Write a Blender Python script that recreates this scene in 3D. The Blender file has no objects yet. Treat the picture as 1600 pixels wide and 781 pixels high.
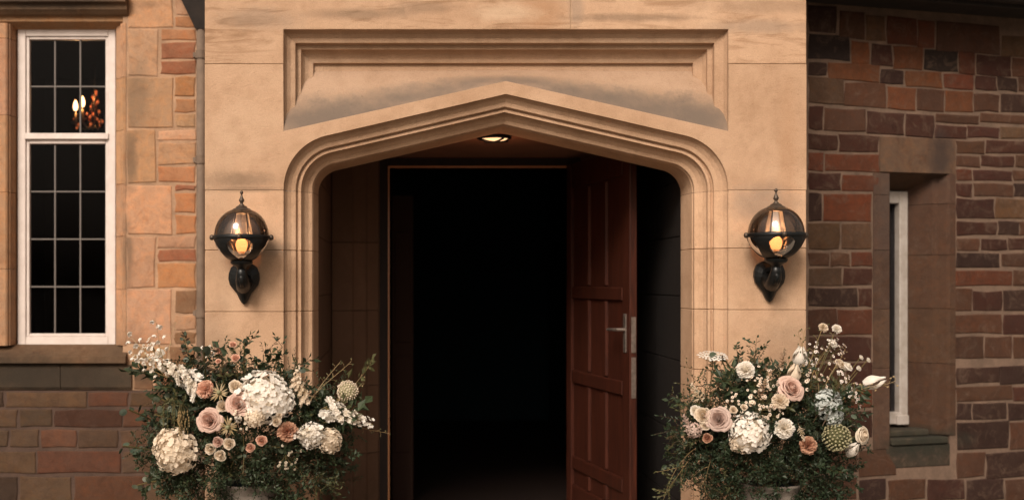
import bpy, math, random
from mathutils import Vector, Matrix
from math import pi, sin, cos, radians as R
random.seed(7)
SC = bpy.context.scene
COL = SC.collection
# ---------------------------------------------------------------- camera
CZ, CD, F = 1.74, 6.0, 1800.0; VX, HY = 620, 440     # VX, HY: where sight lines square to the facade vanish
#          # eye height, distance to porch front, focal length in photo pixels
cam_d = bpy.data.cameras.new("camera"); cam = bpy.data.objects.new("camera", cam_d); COL.objects.link(cam)
cam.location = (0, -CD, CZ); cam.rotation_euler = (R(90), 0, 0)
cam_d.lens = 40.5; cam_d.sensor_width = 36; cam_d.shift_y = (HY-390.5)/1600; cam_d.shift_x = (800-VX)/1600
cam_d.clip_start = 0.05; cam_d.clip_end = 1000
cam_d.dof.use_dof = True; cam_d.dof.focus_distance = 5.62; cam_d.dof.aperture_fstop = 1.25
SC.camera = cam
# ---------------------------------------------------------------- world, sun, exposure
SUN_EL, SUN_AZ = R(37), R(-22)          # sun in front of the facade, a little to the left
w = bpy.data.worlds.new("World"); SC.world = w; w.use_nodes = True
nt = w.node_tree; bg = nt.nodes["Background"]
sky = nt.nodes.new("ShaderNodeTexSky"); sky.sky_type = 'NISHITA'; sky.sun_disc = False
sky.sun_elevation = SUN_EL; sky.sun_rotation = pi + SUN_AZ * -1
sky.air_density = 2.0; sky.dust_density = 6.0
hs = nt.nodes.new("ShaderNodeHueSaturation"); hs.inputs["Saturation"].default_value = 0.25
mx = nt.nodes.new("ShaderNodeMix"); mx.data_type = 'RGBA'; mx.blend_type = 'MULTIPLY'
mx.inputs[0].default_value = 1; mx.inputs[7].default_value = (1.0, 0.87, 0.77, 1)   # warm overcast evening
nt.links.new(sky.outputs[0], hs.inputs["Color"]); nt.links.new(hs.outputs[0], mx.inputs[6])
nt.links.new(mx.outputs[2], bg.inputs[0]); bg.inputs[1].default_value = 0.05
sd = bpy.data.lights.new("sun", 'SUN'); sun = bpy.data.objects.new("sun", sd); COL.objects.link(sun)
sd.energy = 1.5; sd.angle = R(20); sd.color = (1.0, 0.88, 0.76)
d = Vector((sin(SUN_AZ) * cos(SUN_EL), -cos(SUN_AZ) * cos(SUN_EL), sin(SUN_EL)))
sun.rotation_euler = d.to_track_quat('Z', 'Y').to_euler()
SC.view_settings.view_transform = 'Standard'; SC.view_settings.look = 'None'
SC.view_settings.exposure = 1.2; SC.view_settings.gamma = 1

# ---------------------------------------------------------------- helpers
def P(px, py, y=0.0):
    k = (CD + y) / F
    return Vector(((px - VX) * k, y, CZ + (HY - py) * k))
def XX(px, y=0.0): return (px - VX) * (CD + y) / F
def ZZ(py, y=0.0): return CZ + (HY - py) * (CD + y) / F

class MB:
    def __init__(s): s.v = []; s.f = []; s.m = []
    def add(s, vs, fs, mi=0):
        b = len(s.v); s.v += [tuple(v) for v in vs]; s.f += [tuple(b + i for i in f) for f in fs]; s.m += [mi] * len(fs)
    def box(s, a, b, mi=0, bev=0):
        x0, y0, z0 = [min(p, q) for p, q in zip(a, b)]; x1, y1, z1 = [max(p, q) for p, q in zip(a, b)]
        if bev:
            # chamfer all the edges of the box
            e = min(bev, (x1-x0)/3, (y1-y0)/3, (z1-z0)/3); vs = []; idx = {}
            for ax in range(3):
                for sx in (0, 1):
                    for sy in (0, 1):
                        for sz in (0, 1):
                            sg = (sx, sy, sz); lo = (x0, y0, z0); hi = (x1, y1, z1)
                            p = [hi[i] if sg[i] else lo[i] for i in range(3)]
                            for i in range(3):
                                if i != ax: p[i] += -e if sg[i] else e
                            idx[(ax, sg)] = len(vs); vs.append(p)
            fs = []
            for ax in range(3):
                o = [i for i in range(3) if i != ax]
                for sd_ in (0, 1):
                    q = []
                    for c in ((0,0),(1,0),(1,1),(0,1)):
                        sg = [0,0,0]; sg[ax] = sd_; sg[o[0]] = c[0]; sg[o[1]] = c[1]; q.append(idx[(ax, tuple(sg))])
                    fs.append(q)
                for c in ((0,0),(1,0),(1,1),(0,1)):   # edges along axis ax
                    g0 = [0,0,0]; g0[o[0]] = c[0]; g0[o[1]] = c[1]; g1 = list(g0); g1[ax] = 1
                    g0 = tuple(g0); g1 = tuple(g1)
                    fs.append([idx[(o[0], g0)], idx[(o[0], g1)], idx[(o[1], g1)], idx[(o[1], g0)]])
            for sx in (0,1):
                for sy in (0,1):
                    for sz in (0,1): fs.append([idx[(k, (sx,sy,sz))] for k in range(3)])
            s.add(vs, fs, mi); return
        vs = [(x0,y0,z0),(x1,y0,z0),(x1,y1,z0),(x0,y1,z0),(x0,y0,z1),(x1,y0,z1),(x1,y1,z1),(x0,y1,z1)]
        s.add(vs, [(0,3,2,1),(4,5,6,7),(0,1,5,4),(1,2,6,5),(2,3,7,6),(3,0,4,7)], mi)
    def tube(s, pts, rad, n=6, mi=0, cap=True):
        pts = [Vector(p) for p in pts]; rs = rad if isinstance(rad, (list, tuple)) else [rad] * len(pts)
        rings = []; up = Vector((0.13, 0.31, 0.94))
        for i, p in enumerate(pts):
            t = (pts[min(i+1, len(pts)-1)] - pts[max(i-1, 0)]).normalized()
            a = t.cross(up)
            if a.length < 0.05: a = t.cross(Vector((1, 0, 0)))
            a.normalize(); b = t.cross(a)
            rings.append([p + (a * cos(2*pi*k/n) + b * sin(2*pi*k/n)) * rs[i] for k in range(n)])
        vs = [q for r in rings for q in r]; fs = []
        for i in range(len(rings)-1):
            for k in range(n):
                fs.append((i*n+k, i*n+(k+1)%n, (i+1)*n+(k+1)%n, (i+1)*n+k))
        if cap: fs += [tuple(range(n))[::-1], tuple((len(rings)-1)*n + k for k in range(n))]
        s.add(vs, fs, mi)
    def lathe(s, prof, c=(0,0,0), n=24, mi=0, sx=1, sy=1, a0=0, a1=2*pi):
        full = abs(a1 - a0 - 2*pi) < 1e-6; m = n if full else n + 1
        vs = []; fs = []
        for r, z in prof:
            for k in range(m):
                a = a0 + (a1-a0)*k/n; vs.append((c[0]+r*cos(a)*sx, c[1]+r*sin(a)*sy, c[2]+z))
        for i in range(len(prof)-1):
            for k in range(n):
                k2 = (k+1) % m
                fs.append((i*m+k, i*m+k2, (i+1)*m+k2, (i+1)*m+k))
        s.add(vs, fs, mi)
    def strip(s, rings, mi=0, close=False):
        n = len(rings[0]); vs = [p for r in rings for p in r]; fs = []
        for i in range(len(rings)-1):
            for k in range(n if close else n-1):
                fs.append((i*n+k, i*n+(k+1)%n, (i+1)*n+(k+1)%n, (i+1)*n+k))
        s.add(vs, fs, mi)
    def mesh(s, name, mats, smooth=False):
        me = bpy.data.meshes.new(name); me.from_pydata(s.v, [], s.f); me.update()
        for m in (mats if isinstance(mats, (list, tuple)) else [mats]): me.materials.append(m)
        me.polygons.foreach_set("material_index", s.m)
        if smooth: me.polygons.foreach_set("use_smooth", [True]*len(me.polygons))
        return me
    def build(s, name, mats, parent=None, smooth=False, color=None):
        return link(name, s.mesh(name, mats, smooth), parent, color)
def link(name, me, parent=None, color=None):
    o = bpy.data.objects.new(name, me); COL.objects.link(o)
    if parent: o.parent = parent
    if color: o.color = (*color, 1)
    return o
def thing(name, label, cat, loc=(0,0,0), group=None):
    o = bpy.data.objects.new(name, None); COL.objects.link(o); o.location = loc
    o.empty_display_size = 0.1; tag(o, label, cat, group); return o
def tag(o, label=None, cat=None, group=None, kind=None):
    for k, v in (('label', label), ('category', cat), ('group', group), ('kind', kind)):
        if v: o[k] = v
    return o

# ---------------------------------------------------------------- materials
class N:
    def __init__(s, name):
        s.m = bpy.data.materials.new(name); s.m.use_nodes = True; s.t = s.m.node_tree
        s.b = s.t.nodes["Principled BSDF"]; s.out = s.t.nodes["Material Output"]
    def n(s, typ, **kw):
        x = s.t.nodes.new(typ)
        for k, v in kw.items(): setattr(x, k, v)
        return x
    def l(s, a, b): s.t.links.new(a, b)
    def pos(s): return s.n("ShaderNodeNewGeometry").outputs["Position"]
    def noise(s, vec, scale, detail=4, rough=0.6, dist=0):
        x = s.n("ShaderNodeTexNoise"); x.inputs["Scale"].default_value = scale; x.inputs["Detail"].default_value = detail
        x.inputs["Roughness"].default_value = rough; x.inputs["Distortion"].default_value = dist
        if vec is not None: s.l(vec, x.inputs["Vector"])
        return x.outputs[0]
    def ramp(s, fac, stops):
        x = s.n("ShaderNodeValToRGB"); e = x.color_ramp.elements
        while len(e) < len(stops): e.new(0.5)
        for el, (p, c) in zip(e, stops): el.position = p; el.color = (*c, 1) if len(c) == 3 else c
        s.l(fac, x.inputs[0]); return x.outputs[0]
    def mr(s, v, a, b, c=0, d_=1):
        x = s.n("ShaderNodeMapRange"); s.l(v, x.inputs[0])
        for i, q in zip((1,2,3,4), (a,b,c,d_)): x.inputs[i].default_value = q
        return x.outputs[0]
    def mix(s, fac, a, b, mode='MIX'):
        x = s.n("ShaderNodeMix", data_type='RGBA', blend_type=mode)
        for v, i in ((fac, 0), (a, 6), (b, 7)):
            if isinstance(v, (int, float)): x.inputs[i].default_value = v
            elif isinstance(v, tuple): x.inputs[i].default_value = (*v, 1)
            else: s.l(v, x.inputs[i])
        return x.outputs[2]
    def math(s, op, a, b=None):
        x = s.n("ShaderNodeMath", operation=op)
        for v, i in ((a, 0), (b, 1)):
            if v is None: continue
            if isinstance(v, (int, float)): x.inputs[i].default_value = v
            else: s.l(v, x.inputs[i])
        return x.outputs[0]
    def bump(s, h, strength=0.3, dist=0.01):
        x = s.n("ShaderNodeBump"); x.inputs["Strength"].default_value = strength; x.inputs["Distance"].default_value = dist
        s.l(h, x.inputs["Height"]); s.l(x.outputs[0], s.b.inputs["Normal"])
    def col(s, c):
        if isinstance(c, tuple): s.b.inputs["Base Color"].default_value = (*c, 1)
        else: s.l(c, s.b.inputs["Base Color"])
    def rough(s, r): s.b.inputs["Roughness"].default_value = r

def stain_mask(m, pos, cx, cy, cz, rx, ry, rz, soft=0.6, nscale=6.0, hard=0.5):
    """a patch of weathering with a ragged edge round a point of the wall"""
    sub = m.n("ShaderNodeVectorMath", operation='SUBTRACT'); m.l(pos, sub.inputs[0]); sub.inputs[1].default_value = (cx, cy, cz)
    dv = m.n("ShaderNodeVectorMath", operation='DIVIDE'); m.l(sub.outputs[0], dv.inputs[0]); dv.inputs[1].default_value = (rx, ry, rz)
    ln = m.n("ShaderNodeVectorMath", operation='LENGTH'); m.l(dv.outputs[0], ln.inputs[0])
    nz = m.noise(pos, nscale, 5, 0.7)
    v = m.math('ADD', ln.outputs["Value"], m.math('MULTIPLY', m.math('SUBTRACT', nz, 0.5), 1.6))
    return m.mr(v, 1.0 + soft * 0.3, 1.0 - soft, 0, hard)

def stone_mat(name, c1, c2, c3, stains=(), vein=0.0, use_obj=False, rnd=0.12, blot=0.35, smear=0.6, smc=(0.4,0.26,0.16)):
    m = N(name); pos = m.pos()
    big = m.noise(pos, 1.7, 5, 0.6, 0.4); mid = m.noise(pos, 9, 6, 0.7); fine = m.noise(pos, 170, 3, 0.8)
    base = m.ramp(big, [(0.3, c1), (0.52, c2), (0.72, c3)])
    if use_obj:
        oi = m.n("ShaderNodeObjectInfo"); base = m.mix(0.86, base, oi.outputs["Color"])
        warm = m.mix(1.0, oi.outputs["Color"], (1.28, 1.10, 0.92), 'MULTIPLY')
        base = m.mix(m.mr(m.noise(pos, 14, 6, 0.75, 0.8), 0.46, 0.66, 0, 0.9), base, warm)
        base = m.mix(m.mr(m.noise(pos, 7, 6, 0.8, 1.5), 0.52, 0.70, 0, smear), base, smc)
        base = m.mix(m.mr(m.noise(pos, 10, 6, 0.8, 1.0), 0.50, 0.68, 0, 0.55), base, m.mix(1, base, (0.55,0.46,0.42), 'MULTIPLY'))
    dark = m.mix(1.0, base, (0.62, 0.56, 0.50), 'MULTIPLY')
    base = m.mix(m.mr(mid, 0.46, 0.75, 0, blot), base, dark)
    if vein:
        mp = m.n("ShaderNodeMapping"); m.l(pos, mp.inputs[0]); mp.inputs["Rotation"].default_value = (0, 0.12, 0); mp.inputs["Scale"].default_value = (0.8, 1, 6)
        vn = m.noise(mp.outputs[0], 2.2, 6, 0.6, 1.8)
        base = m.mix(m.mr(vn, 0.5, 0.64, 0, vein), base, dark)
    oi2 = m.n("ShaderNodeObjectInfo")
    base = m.mix(1.0, base, m.ramp(oi2.outputs["Random"], [(0, (1-rnd,)*3), (1, (1+rnd*0.5,)*3)]), 'MULTIPLY')
    base = m.mix(0.55, base, m.ramp(fine, [(0.3, (0.72, 0.72, 0.72)), (0.7, (1.2, 1.2, 1.2))]), 'MULTIPLY')
    for (args, colr) in stains:
        base = m.mix(stain_mask(m, pos, *args), base, colr)
    sp = m.noise(pos, 38, 3, 0.9, 0.3)
    base = m.mix(m.mr(sp, 0.66, 0.72, 0, 0.30), base, m.mix(1, base, (1.35,1.35,1.35), 'MULTIPLY'))
    base = m.mix(m.mr(sp, 0.36, 0.29, 0, 0.45), base, m.mix(1, base, (0.5,0.45,0.4), 'MULTIPLY'))
    m.col(base); m.rough(0.92); m.b.inputs["Specular IOR Level"].default_value = 0.25
    pits = m.n("ShaderNodeTexVoronoi"); pits.inputs["Scale"].default_value = 60; m.l(pos, pits.inputs["Vector"])
    h = m.math('ADD', m.math('MULTIPLY', fine, 0.35), m.math('MULTIPLY', mid, 1.0))
    h = m.math('ADD', h, m.math('MULTIPLY', m.mr(pits.outputs["Distance"], 0.0, 0.35, 0, 1), 0.18))
    m.bump(h, 0.7, 0.008)
    return m.m
def ST(px, py, rxp, ryp, y=0, hard=0.5, ns=6.0, soft=0.6):
    c = P(px, py, y); k = (CD+y)/F
    return (c.x, c.y, c.z, rxp*k, 2.0, ryp*k, soft, ns, hard)
GREY = (0.17, 0.14, 0.115); DARKST = (0.12, 0.082, 0.055); RUST = (0.30, 0.15, 0.07); PALE = (0.58, 0.44, 0.31)
porch_st = [(ST(380,280,55,14,hard=.5,ns=14), DARKST), (ST(385,296,60,5,hard=.45,ns=20), DARKST), (ST(430,388,22,14,hard=.4), GREY),
    (ST(1192,318,62,34,hard=.55,ns=4), GREY), (ST(1200,400,60,60,hard=.22,ns=5), DARKST), (ST(345,350,40,120,hard=.2), DARKST),
    (ST(405,30,70,20,hard=.35,ns=9), GREY), (ST(560,22,90,10,hard=.5,ns=9), DARKST), (ST(660,12,60,10,hard=.4,ns=12), DARKST), (ST(850,18,40,34,hard=.5,ns=9), RUST), (ST(790,20,60,14,hard=.4,ns=12), PALE),
    (ST(985,28,110,7,hard=.5,ns=8), DARKST), (ST(1190,42,90,12,hard=.4,ns=8), GREY), (ST(900,16,14,30,hard=.4), GREY), (ST(1195,10,120,12,hard=.3,ns=5), DARKST),
    (ST(1230,250,16,120,hard=.25), RUST), (ST(330,560,40,90,hard=.35), DARKST), (ST(1240,560,60,100,hard=.35), DARKST)]
m_stone = stone_mat("porch_sandstone", (0.42,0.265,0.165), (0.49,0.32,0.207), (0.53,0.36,0.24), porch_st, rnd=0.14, blot=0.5)
m_top = stone_mat("porch_sandstone_veined", (0.42,0.265,0.165), (0.49,0.32,0.207), (0.53,0.36,0.24), porch_st, vein=0.75, rnd=0.08, blot=0.45)
LICH = (0.14, 0.108, 0.085)
sp_st = [(ST(790.5+sg*xo_, 127+78*xo_/347.5-10, 60, 9+xo_*.095, hard=.85, ns=9, soft=.95), LICH) for sg in (-1,1) for xo_ in (40,100,160,220,280,320)] + [(ST(620,176,150,15,hard=.75,ns=9,soft=.8), LICH), (ST(540,185,110,14,hard=.7,ns=11,soft=.8), LICH), (ST(700,152,110,10,hard=.6,ns=11,soft=.8), LICH), (ST(790,121,90,8,hard=.45,ns=11,soft=.8), LICH),
         (ST(480,190,50,20,hard=.6,ns=10,soft=.8), LICH), (ST(930,152,130,14,hard=.7,ns=9,soft=.8), LICH), (ST(1020,170,110,17,hard=.75,ns=10,soft=.8), LICH), (ST(1095,182,50,22,hard=.7,ns=10,soft=.8), LICH)]
m_span = stone_mat("spandrel_sandstone", (0.34,0.225,0.15), (0.37,0.25,0.17), (0.40,0.275,0.19), sp_st, rnd=0.0, blot=0.4)
m_joint = stone_mat("lime_joint", (0.36,0.24,0.15), (0.42,0.29,0.18), (0.5,0.36,0.24), rnd=0)
m_inner = stone_mat("porch_inner_shaded_stone", (0.11,0.065,0.04), (0.13,0.075,0.048), (0.15,0.09,0.057), rnd=0.15)  # porch stone again, its colour darkened for the shade of the interior
m_deep_shade = stone_mat("porch_inner_deep_shade", (0.009,0.006,0.005), (0.011,0.0075,0.006), (0.013,0.009,0.007), rnd=0.15)  # same inner stone, near-black shade of the right wall painted in
def darkening_st(y): return [(ST(110,590,150,26,y,hard=.85,ns=5,soft=.5), (0.030,0.023,0.016)), (ST(20,575,90,34,y,hard=.8,ns=6), (0.030,0.023,0.016)), (ST(90,8,130,12,y,hard=.8,ns=5), (0.03,0.023,0.018)),
        (ST(215,150,22,60,y,hard=.45,ns=9), (0.11,0.085,0.06)), (ST(203,250,12,50,y,hard=.6,ns=9), (0.09,0.065,0.045)), (ST(200,400,10,60,y,hard=.6,ns=9), (0.09,0.065,0.045)), (ST(200,560,60,60,y,hard=.4,ns=6), (0.06,0.045,0.03))]
YL = 1.2
m_wallst = stone_mat("wall_sandstone", (0.40,0.23,0.12), (0.42,0.25,0.135), (0.44,0.27,0.15), darkening_st(YL), use_obj=True, rnd=0.1, blot=0.5, smear=0.3, smc=(0.30,0.18,0.115))
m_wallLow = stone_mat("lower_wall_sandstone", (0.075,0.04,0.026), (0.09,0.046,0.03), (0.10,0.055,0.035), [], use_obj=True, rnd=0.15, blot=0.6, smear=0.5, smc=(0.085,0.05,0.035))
def mortar_mat(name, c):
    m = N(name); pos = m.pos(); n1 = m.noise(pos, 7, 6, 0.7); n2 = m.noise(pos, 120, 3, 0.7)
    b = m.ramp(n1, [(0.32, tuple(x*0.6 for x in c)), (0.6, c), (0.8, tuple(x*1.35 for x in c))])
    b = m.mix(0.5, b, m.ramp(n2, [(0.3,(0.7,)*3),(0.7,(1.2,)*3)]), 'MULTIPLY')
    m.col(b); m.rough(0.97); m.bump(m.math('ADD', n1, m.math('MULTIPLY', n2, 0.4)), 0.6, 0.008); return m.m
m_mortarL = mortar_mat("mortar_left", (0.40,0.25,0.155))
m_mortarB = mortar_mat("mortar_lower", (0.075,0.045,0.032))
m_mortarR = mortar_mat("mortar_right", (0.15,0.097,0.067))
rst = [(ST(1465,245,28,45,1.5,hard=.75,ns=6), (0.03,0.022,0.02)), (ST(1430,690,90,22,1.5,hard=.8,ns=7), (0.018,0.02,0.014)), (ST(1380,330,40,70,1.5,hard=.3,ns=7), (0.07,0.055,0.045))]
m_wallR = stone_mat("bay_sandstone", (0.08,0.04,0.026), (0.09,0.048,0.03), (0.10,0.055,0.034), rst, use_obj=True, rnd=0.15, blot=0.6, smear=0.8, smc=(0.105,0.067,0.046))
def simple(name, c, rough=0.5, metal=0, spec=0.5, nscale=0, c2=None, bump=0):
    m = N(name)
    if nscale:
        nz = m.noise(m.pos(), nscale, 5, 0.65)
        m.col(m.ramp(nz, [(0.35, c), (0.7, c2 or tuple(x*0.7 for x in c))]))
        if bump: m.bump(nz, bump, 0.004)
    else: m.col(c)
    m.rough(rough); m.b.inputs["Metallic"].default_value = metal; m.b.inputs["Specular IOR Level"].default_value = spec
    return m.m
m_white = simple("white_paint", (0.62,0.55,0.51), 0.5, nscale=12, c2=(0.52,0.45,0.41), bump=0.1)
m_whiteR = simple("weathered_white_paint", (0.38,0.34,0.31), 0.6, nscale=14, c2=(0.27,0.235,0.20), bump=0.15)
m_lead = simple("lead_came", (0.13,0.115,0.105), 0.55, 0.3)
m_black = simple("black_cast_iron", (0.004,0.0055,0.006), 0.36, 0.0, 0.35, nscale=60, c2=(0.009,0.009,0.009), bump=0.25)
m_bronze = simple("aged_bronze", (0.10,0.075,0.055), 0.45, 0.6, nscale=50, c2=(0.04,0.03,0.025), bump=0.2)
m_brass = simple("tarnished_brass", (0.40,0.30,0.18), 0.35, 0.9)
m_steel = simple("dull_steel", (0.30,0.25,0.22), 0.45, 0.8, nscale=40, c2=(0.15,0.12,0.10))
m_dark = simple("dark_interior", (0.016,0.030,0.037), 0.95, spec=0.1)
m_room = simple('dim_room_wall', (0.05,0.03,0.02), 0.95, spec=0.1, nscale=3)
m_darkb = simple("dark_brown_panelling", (0.03,0.016,0.012), 0.8, spec=0.1)
m_ceil = simple("porch_ceiling_plaster", (0.22,0.10,0.06), 0.9, nscale=4, c2=(0.17,0.075,0.045))
m_eave = simple("eave_dark_timber", (0.012,0.010,0.009), 0.8, nscale=10, c2=(0.03,0.022,0.018))
m_pipe = simple("weathered_downpipe", (0.17,0.12,0.085), 0.8, nscale=9, c2=(0.10,0.07,0.05), bump=0.2)
m_highlight = simple("frame_edge_highlight", (0.45,0.20,0.09), 0.3)  # lighter colour painted in as the highlight on the frame edge
m_slate = simple("slate_roof", (0.05,0.048,0.05), 0.8, nscale=6, c2=(0.03,0.03,0.03), bump=0.4)
m_urn = simple("cast_stone_urn", (0.22,0.19,0.16), 0.85, nscale=9, c2=(0.14,0.115,0.095), bump=0.3)
m_ground = simple("ground_gravel", (0.16,0.13,0.10), 0.95, nscale=30, c2=(0.09,0.075,0.06), bump=0.5)
def wood(name, c1, c2, rough=0.4):
    m = N(name); tc = m.n("ShaderNodeTexCoord"); mp = m.n("ShaderNodeMapping"); m.l(tc.outputs["Object"], mp.inputs[0])
    mp.inputs["Scale"].default_value = (14, 14, 0.9)
    nz = m.noise(mp.outputs[0], 3, 6, 0.65, 1.2); m.col(m.ramp(nz, [(0.3, c1), (0.7, c2)])); m.rough(rough); m.b.inputs["Specular IOR Level"].default_value = 0.2; m.bump(nz, 0.2, 0.003); return m.m
m_door = wood("red_brown_door_wood", (0.018,0.0055,0.0035), (0.058,0.015,0.0075), 0.5)
m_frame = wood("dark_frame_wood", (0.012,0.008,0.007), (0.025,0.015,0.012), 0.6)
def emis(name, c, s):
    m = N(name); m.b.inputs["Emission Color"].default_value = (*c, 1); m.b.inputs["Emission Strength"].default_value = s; m.col(c); return m.m
m_bulb = emis("lantern_bulb_glow", (1.0, 0.47, 0.20), 2.4)
m_flame = emis("candle_bulb_glow", (1.0, 0.52, 0.22), 7)
m_lens = emis("ceiling_lens_glow", (1.0, 0.62, 0.32), 0.6)
def glass(name, tint, gl=0.10, rough=0.02, fac=0.7):
    m = N(name); t = m.t; t.nodes.remove(m.b)
    tr = m.n("ShaderNodeBsdfTransparent"); tr.inputs[0].default_value = (*tint, 1)
    g = m.n("ShaderNodeBsdfGlossy"); g.inputs["Roughness"].default_value = rough; g.inputs[0].default_value = (0.9,0.9,0.9,1)
    fr = m.n("ShaderNodeFresnel"); fr.inputs[0].default_value = 1.5
    f2 = m.math('ADD', m.math('MULTIPLY', fr.outputs[0], fac), gl)
    mxs = m.n("ShaderNodeMixShader"); m.l(f2, mxs.inputs[0]); m.l(tr.outputs[0], mxs.inputs[1]); m.l(g.outputs[0], mxs.inputs[2])
    m.l(mxs.outputs[0], m.out.inputs[0]); return m.m
m_smoke = glass("smoked_globe_glass", (0.42, 0.395, 0.375), 0.05, 0.08)
m_chim = glass("clear_chimney_glass", (0.75, 0.74, 0.72), 0.26, 0.30)
m_pane = glass("window_glass", (0.6, 0.6, 0.62), 0.0, 0.03, 0.10)
m_amber = glass("amber_crystal", (0.9, 0.5, 0.25), 0.3, 0.05)
m_crystal = emis("glowing_crystal", (1.0, 0.22, 0.06), 0.6)  # crystals glow by themselves in place of the candle light they catch
m_tongue = glass("bulb_glass_bowl", (0.95, 0.72, 0.52), 0.05, 0.1)

# ---------------------------------------------------------------- ground
g = MB(); g.add([(-150,-150,0),(150,-150,0),(150,150,0),(-150,150,0)], [(0,1,2,3)])
tag(g.build("ground", m_ground), "wide gravel ground in front of the stone porch", kind="structure")
g = MB(); g.box((-1.75,-0.55,0.0),(1.75,2.2,0.12), bev=0.01)
tag(g.build("path", stone_mat("step_stone",(0.25,0.18,0.12),(0.28,0.2,0.14),(0.3,0.22,0.15))), "worn stone step under the porch", kind="structure")

# ================================================================= PORCH
porch = thing("stone_porch", "pale sandstone entrance porch with pointed Tudor arch and moulded panel above it", "porch")
GAPP = 1.0
def poly_offset(pts, dd):
    n = len(pts); out = []
    area = sum(pts[i][0]*pts[(i+1)%n][1]-pts[(i+1)%n][0]*pts[i][1] for i in range(n)); sg = 1 if area > 0 else -1
    for i in range(n):
        a = Vector(pts[i-1]); b = Vector(pts[i]); c = Vector(pts[(i+1)%n])
        e1 = (b-a).normalized(); e2 = (c-b).normalized()
        n1 = Vector((-e1.y, e1.x))*sg; n2 = Vector((-e2.y, e2.x))*sg
        k = n1 + n2; k = k/max(0.35, k.dot(n1)) if k.length > 1e-6 else n1
        out.append(tuple(b + k*dd))
    return out
def poly_stone(pts, mat, name="stone", th=0.12, y0=0.0, bev=0.9, parent=porch):
    """a dressed stone whose outline is pts (photo units at the porch face), chamfered arris, real thickness"""
    inn = poly_offset(pts, bev); mb = MB(); n = len(pts)
    r0 = [P(*p, 0) + Vector((0, y0, 0)) for p in inn]; r1 = [P(*p, 0) + Vector((0, y0+0.0025, 0)) for p in pts]
    r2 = [v + Vector((0, th, 0)) for v in r1]
    mb.add(r0, [tuple(range(n))]); mb.strip([r0, r1, r2], close=True); mb.add(r2, [tuple(range(n))[::-1]])
    return mb.build(name, mat, parent)
def ring(o, base=147.0):
    """outline of the arch, o photo units inside the outer arris: left spring -> apex -> right spring"""
    xc = 790.5; Rr = 86 - o*0.99; ap = base + o*0.98; sl = 0.2315; al = math.atan(sl)
    xl = 443 + o; yint = ap + sl*(xc-xl); t = Rr*math.tan((pi/2-al)/2)
    cx, cy = xl + Rr, yint + t; L = [(xl, 297.5)]
    for k in range(13):
        a = (pi/2-al)*k/12; L.append((cx - Rr*cos(a), min(cy - Rr*sin(a), 297.0)))
    x1, y1 = L[-1]
    for k in range(1, 9): q = k/8; L.append((x1+(xc-x1)*q, y1+(ap-y1)*q))
    Rt = [(2*xc-x, y) for x, y in L[:-1]][::-1]
    return L + Rt
PROF = [(0,0),(.8,5),(5,11),(11,15),(17,16.5),(17.8,17),(18.2,23),(19.5,24.5),(22,22.5),(25.5,22.5),(26,23.5),(26.4,30),(30,36),(36,41),(41,43),(42,44),(42.4,51),(43.5,52),(46.5,92),(47,104)]
# arch head: flat face above and beside the arch, one big stone
ro = ring(0)
head_pts = [(320,101),(442.6,101),(443,205),(790.5,127),(1138,205),(1138.4,101),(1260,101),(1260,296.6),(1138,296.6)] + [(x,min(y,296.6)) for x,y in ro[::-1][1:-1]] + [(443,296.6),(320,296.6)]
mb = MB(); n = len(head_pts)
# triangulate in two strips so shading is clean
f0 = [P(*p) for p in head_pts]; f1 = [v + Vector((0,0.11,0)) for v in f0]
mb.add(f0, [tuple(range(n))]); mb.strip([f0, f1], close=True)
mb.build("arch_head", m_stone, porch)
def wring(o, y):
    return [Vector((XX(a), y, ZZ(b))) for a, b in ring(o)]
mb = MB(); mb.strip([wring(o, dpt/300) for o, dpt in PROF] + [[v + Vector((0,0.025,0)) for v in wring(47, 104/300)]])
mb.build("arch_moulding", m_stone, porch)
# panel moulding (left, top, right)
PPROF = [(0,0),(.6,6),(4,12),(10,16),(16.3,17.5),(17,18),(17.4,27),(18.5,28.5),(24.3,29),(25,29.5),(25.4,36),(30,42),(37,46),(42,47),(43,47.5),(43.4,54),(62,54)]
mb = MB(); rings_ = []
for o, dp in PPROF:
    oy = o
    xs = [443+o, 443+o, 1138-o, 1138-o]; ys = [206, 47+oy, 47+oy, 206]
    rings_.append([Vector((XX(x), dp/300, ZZ(y))) for x, y in zip(xs, ys)])
mb.strip(rings_); mb.build("panel_moulding", m_stone, porch)
# spandrel: weathered face sloping from the arch band back to the panel
mb = MB(); cols = [443 + 695*k/60 for k in range(61)]; rws = []
for t in [i/10 for i in range(11)]:
    r_ = []
    for x in cols:
        yb = 127 + 78*abs(x-790.5)/347.5; yt = 99
        yy = yb + (yt-yb)*t; r_.append(Vector((XX(x), (56*(t**1.15))/300, ZZ(yy))))
    rws.append(r_)
mb.strip(rws); mb.build("spandrel", m_span, porch, smooth=True)
# backing of the panel
mb = MB(); mb.box(P(430,40,0)+Vector((0,0.255,0)), P(1150,160,0)+Vector((0,0.30,0))); mb.build("panel_back", m_stone, porch)
# top course
poly_stone([(320,-120),(891.5,-120),(891.5,46.5),(443,46.5),(443,100),(320,100)], m_top)
poly_stone([(892.5,-120),(1260,-120),(1260,100),(1138,100),(1138,46.5),(892.5,46.5)], m_top)
# mortar core behind joints of the head
mb = MB()
mb.box((XX(320)+.003,0.004,ZZ(300)),(XX(442),0.1,ZZ(-118))); mb.box((XX(1139),0.004,ZZ(300)),(XX(1260)-.003,0.1,ZZ(-118)))
mb.box((XX(880),0.0045,ZZ(46)),(XX(905),0.1,ZZ(-118)))
mb.build("mortar", m_joint, porch)
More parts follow.
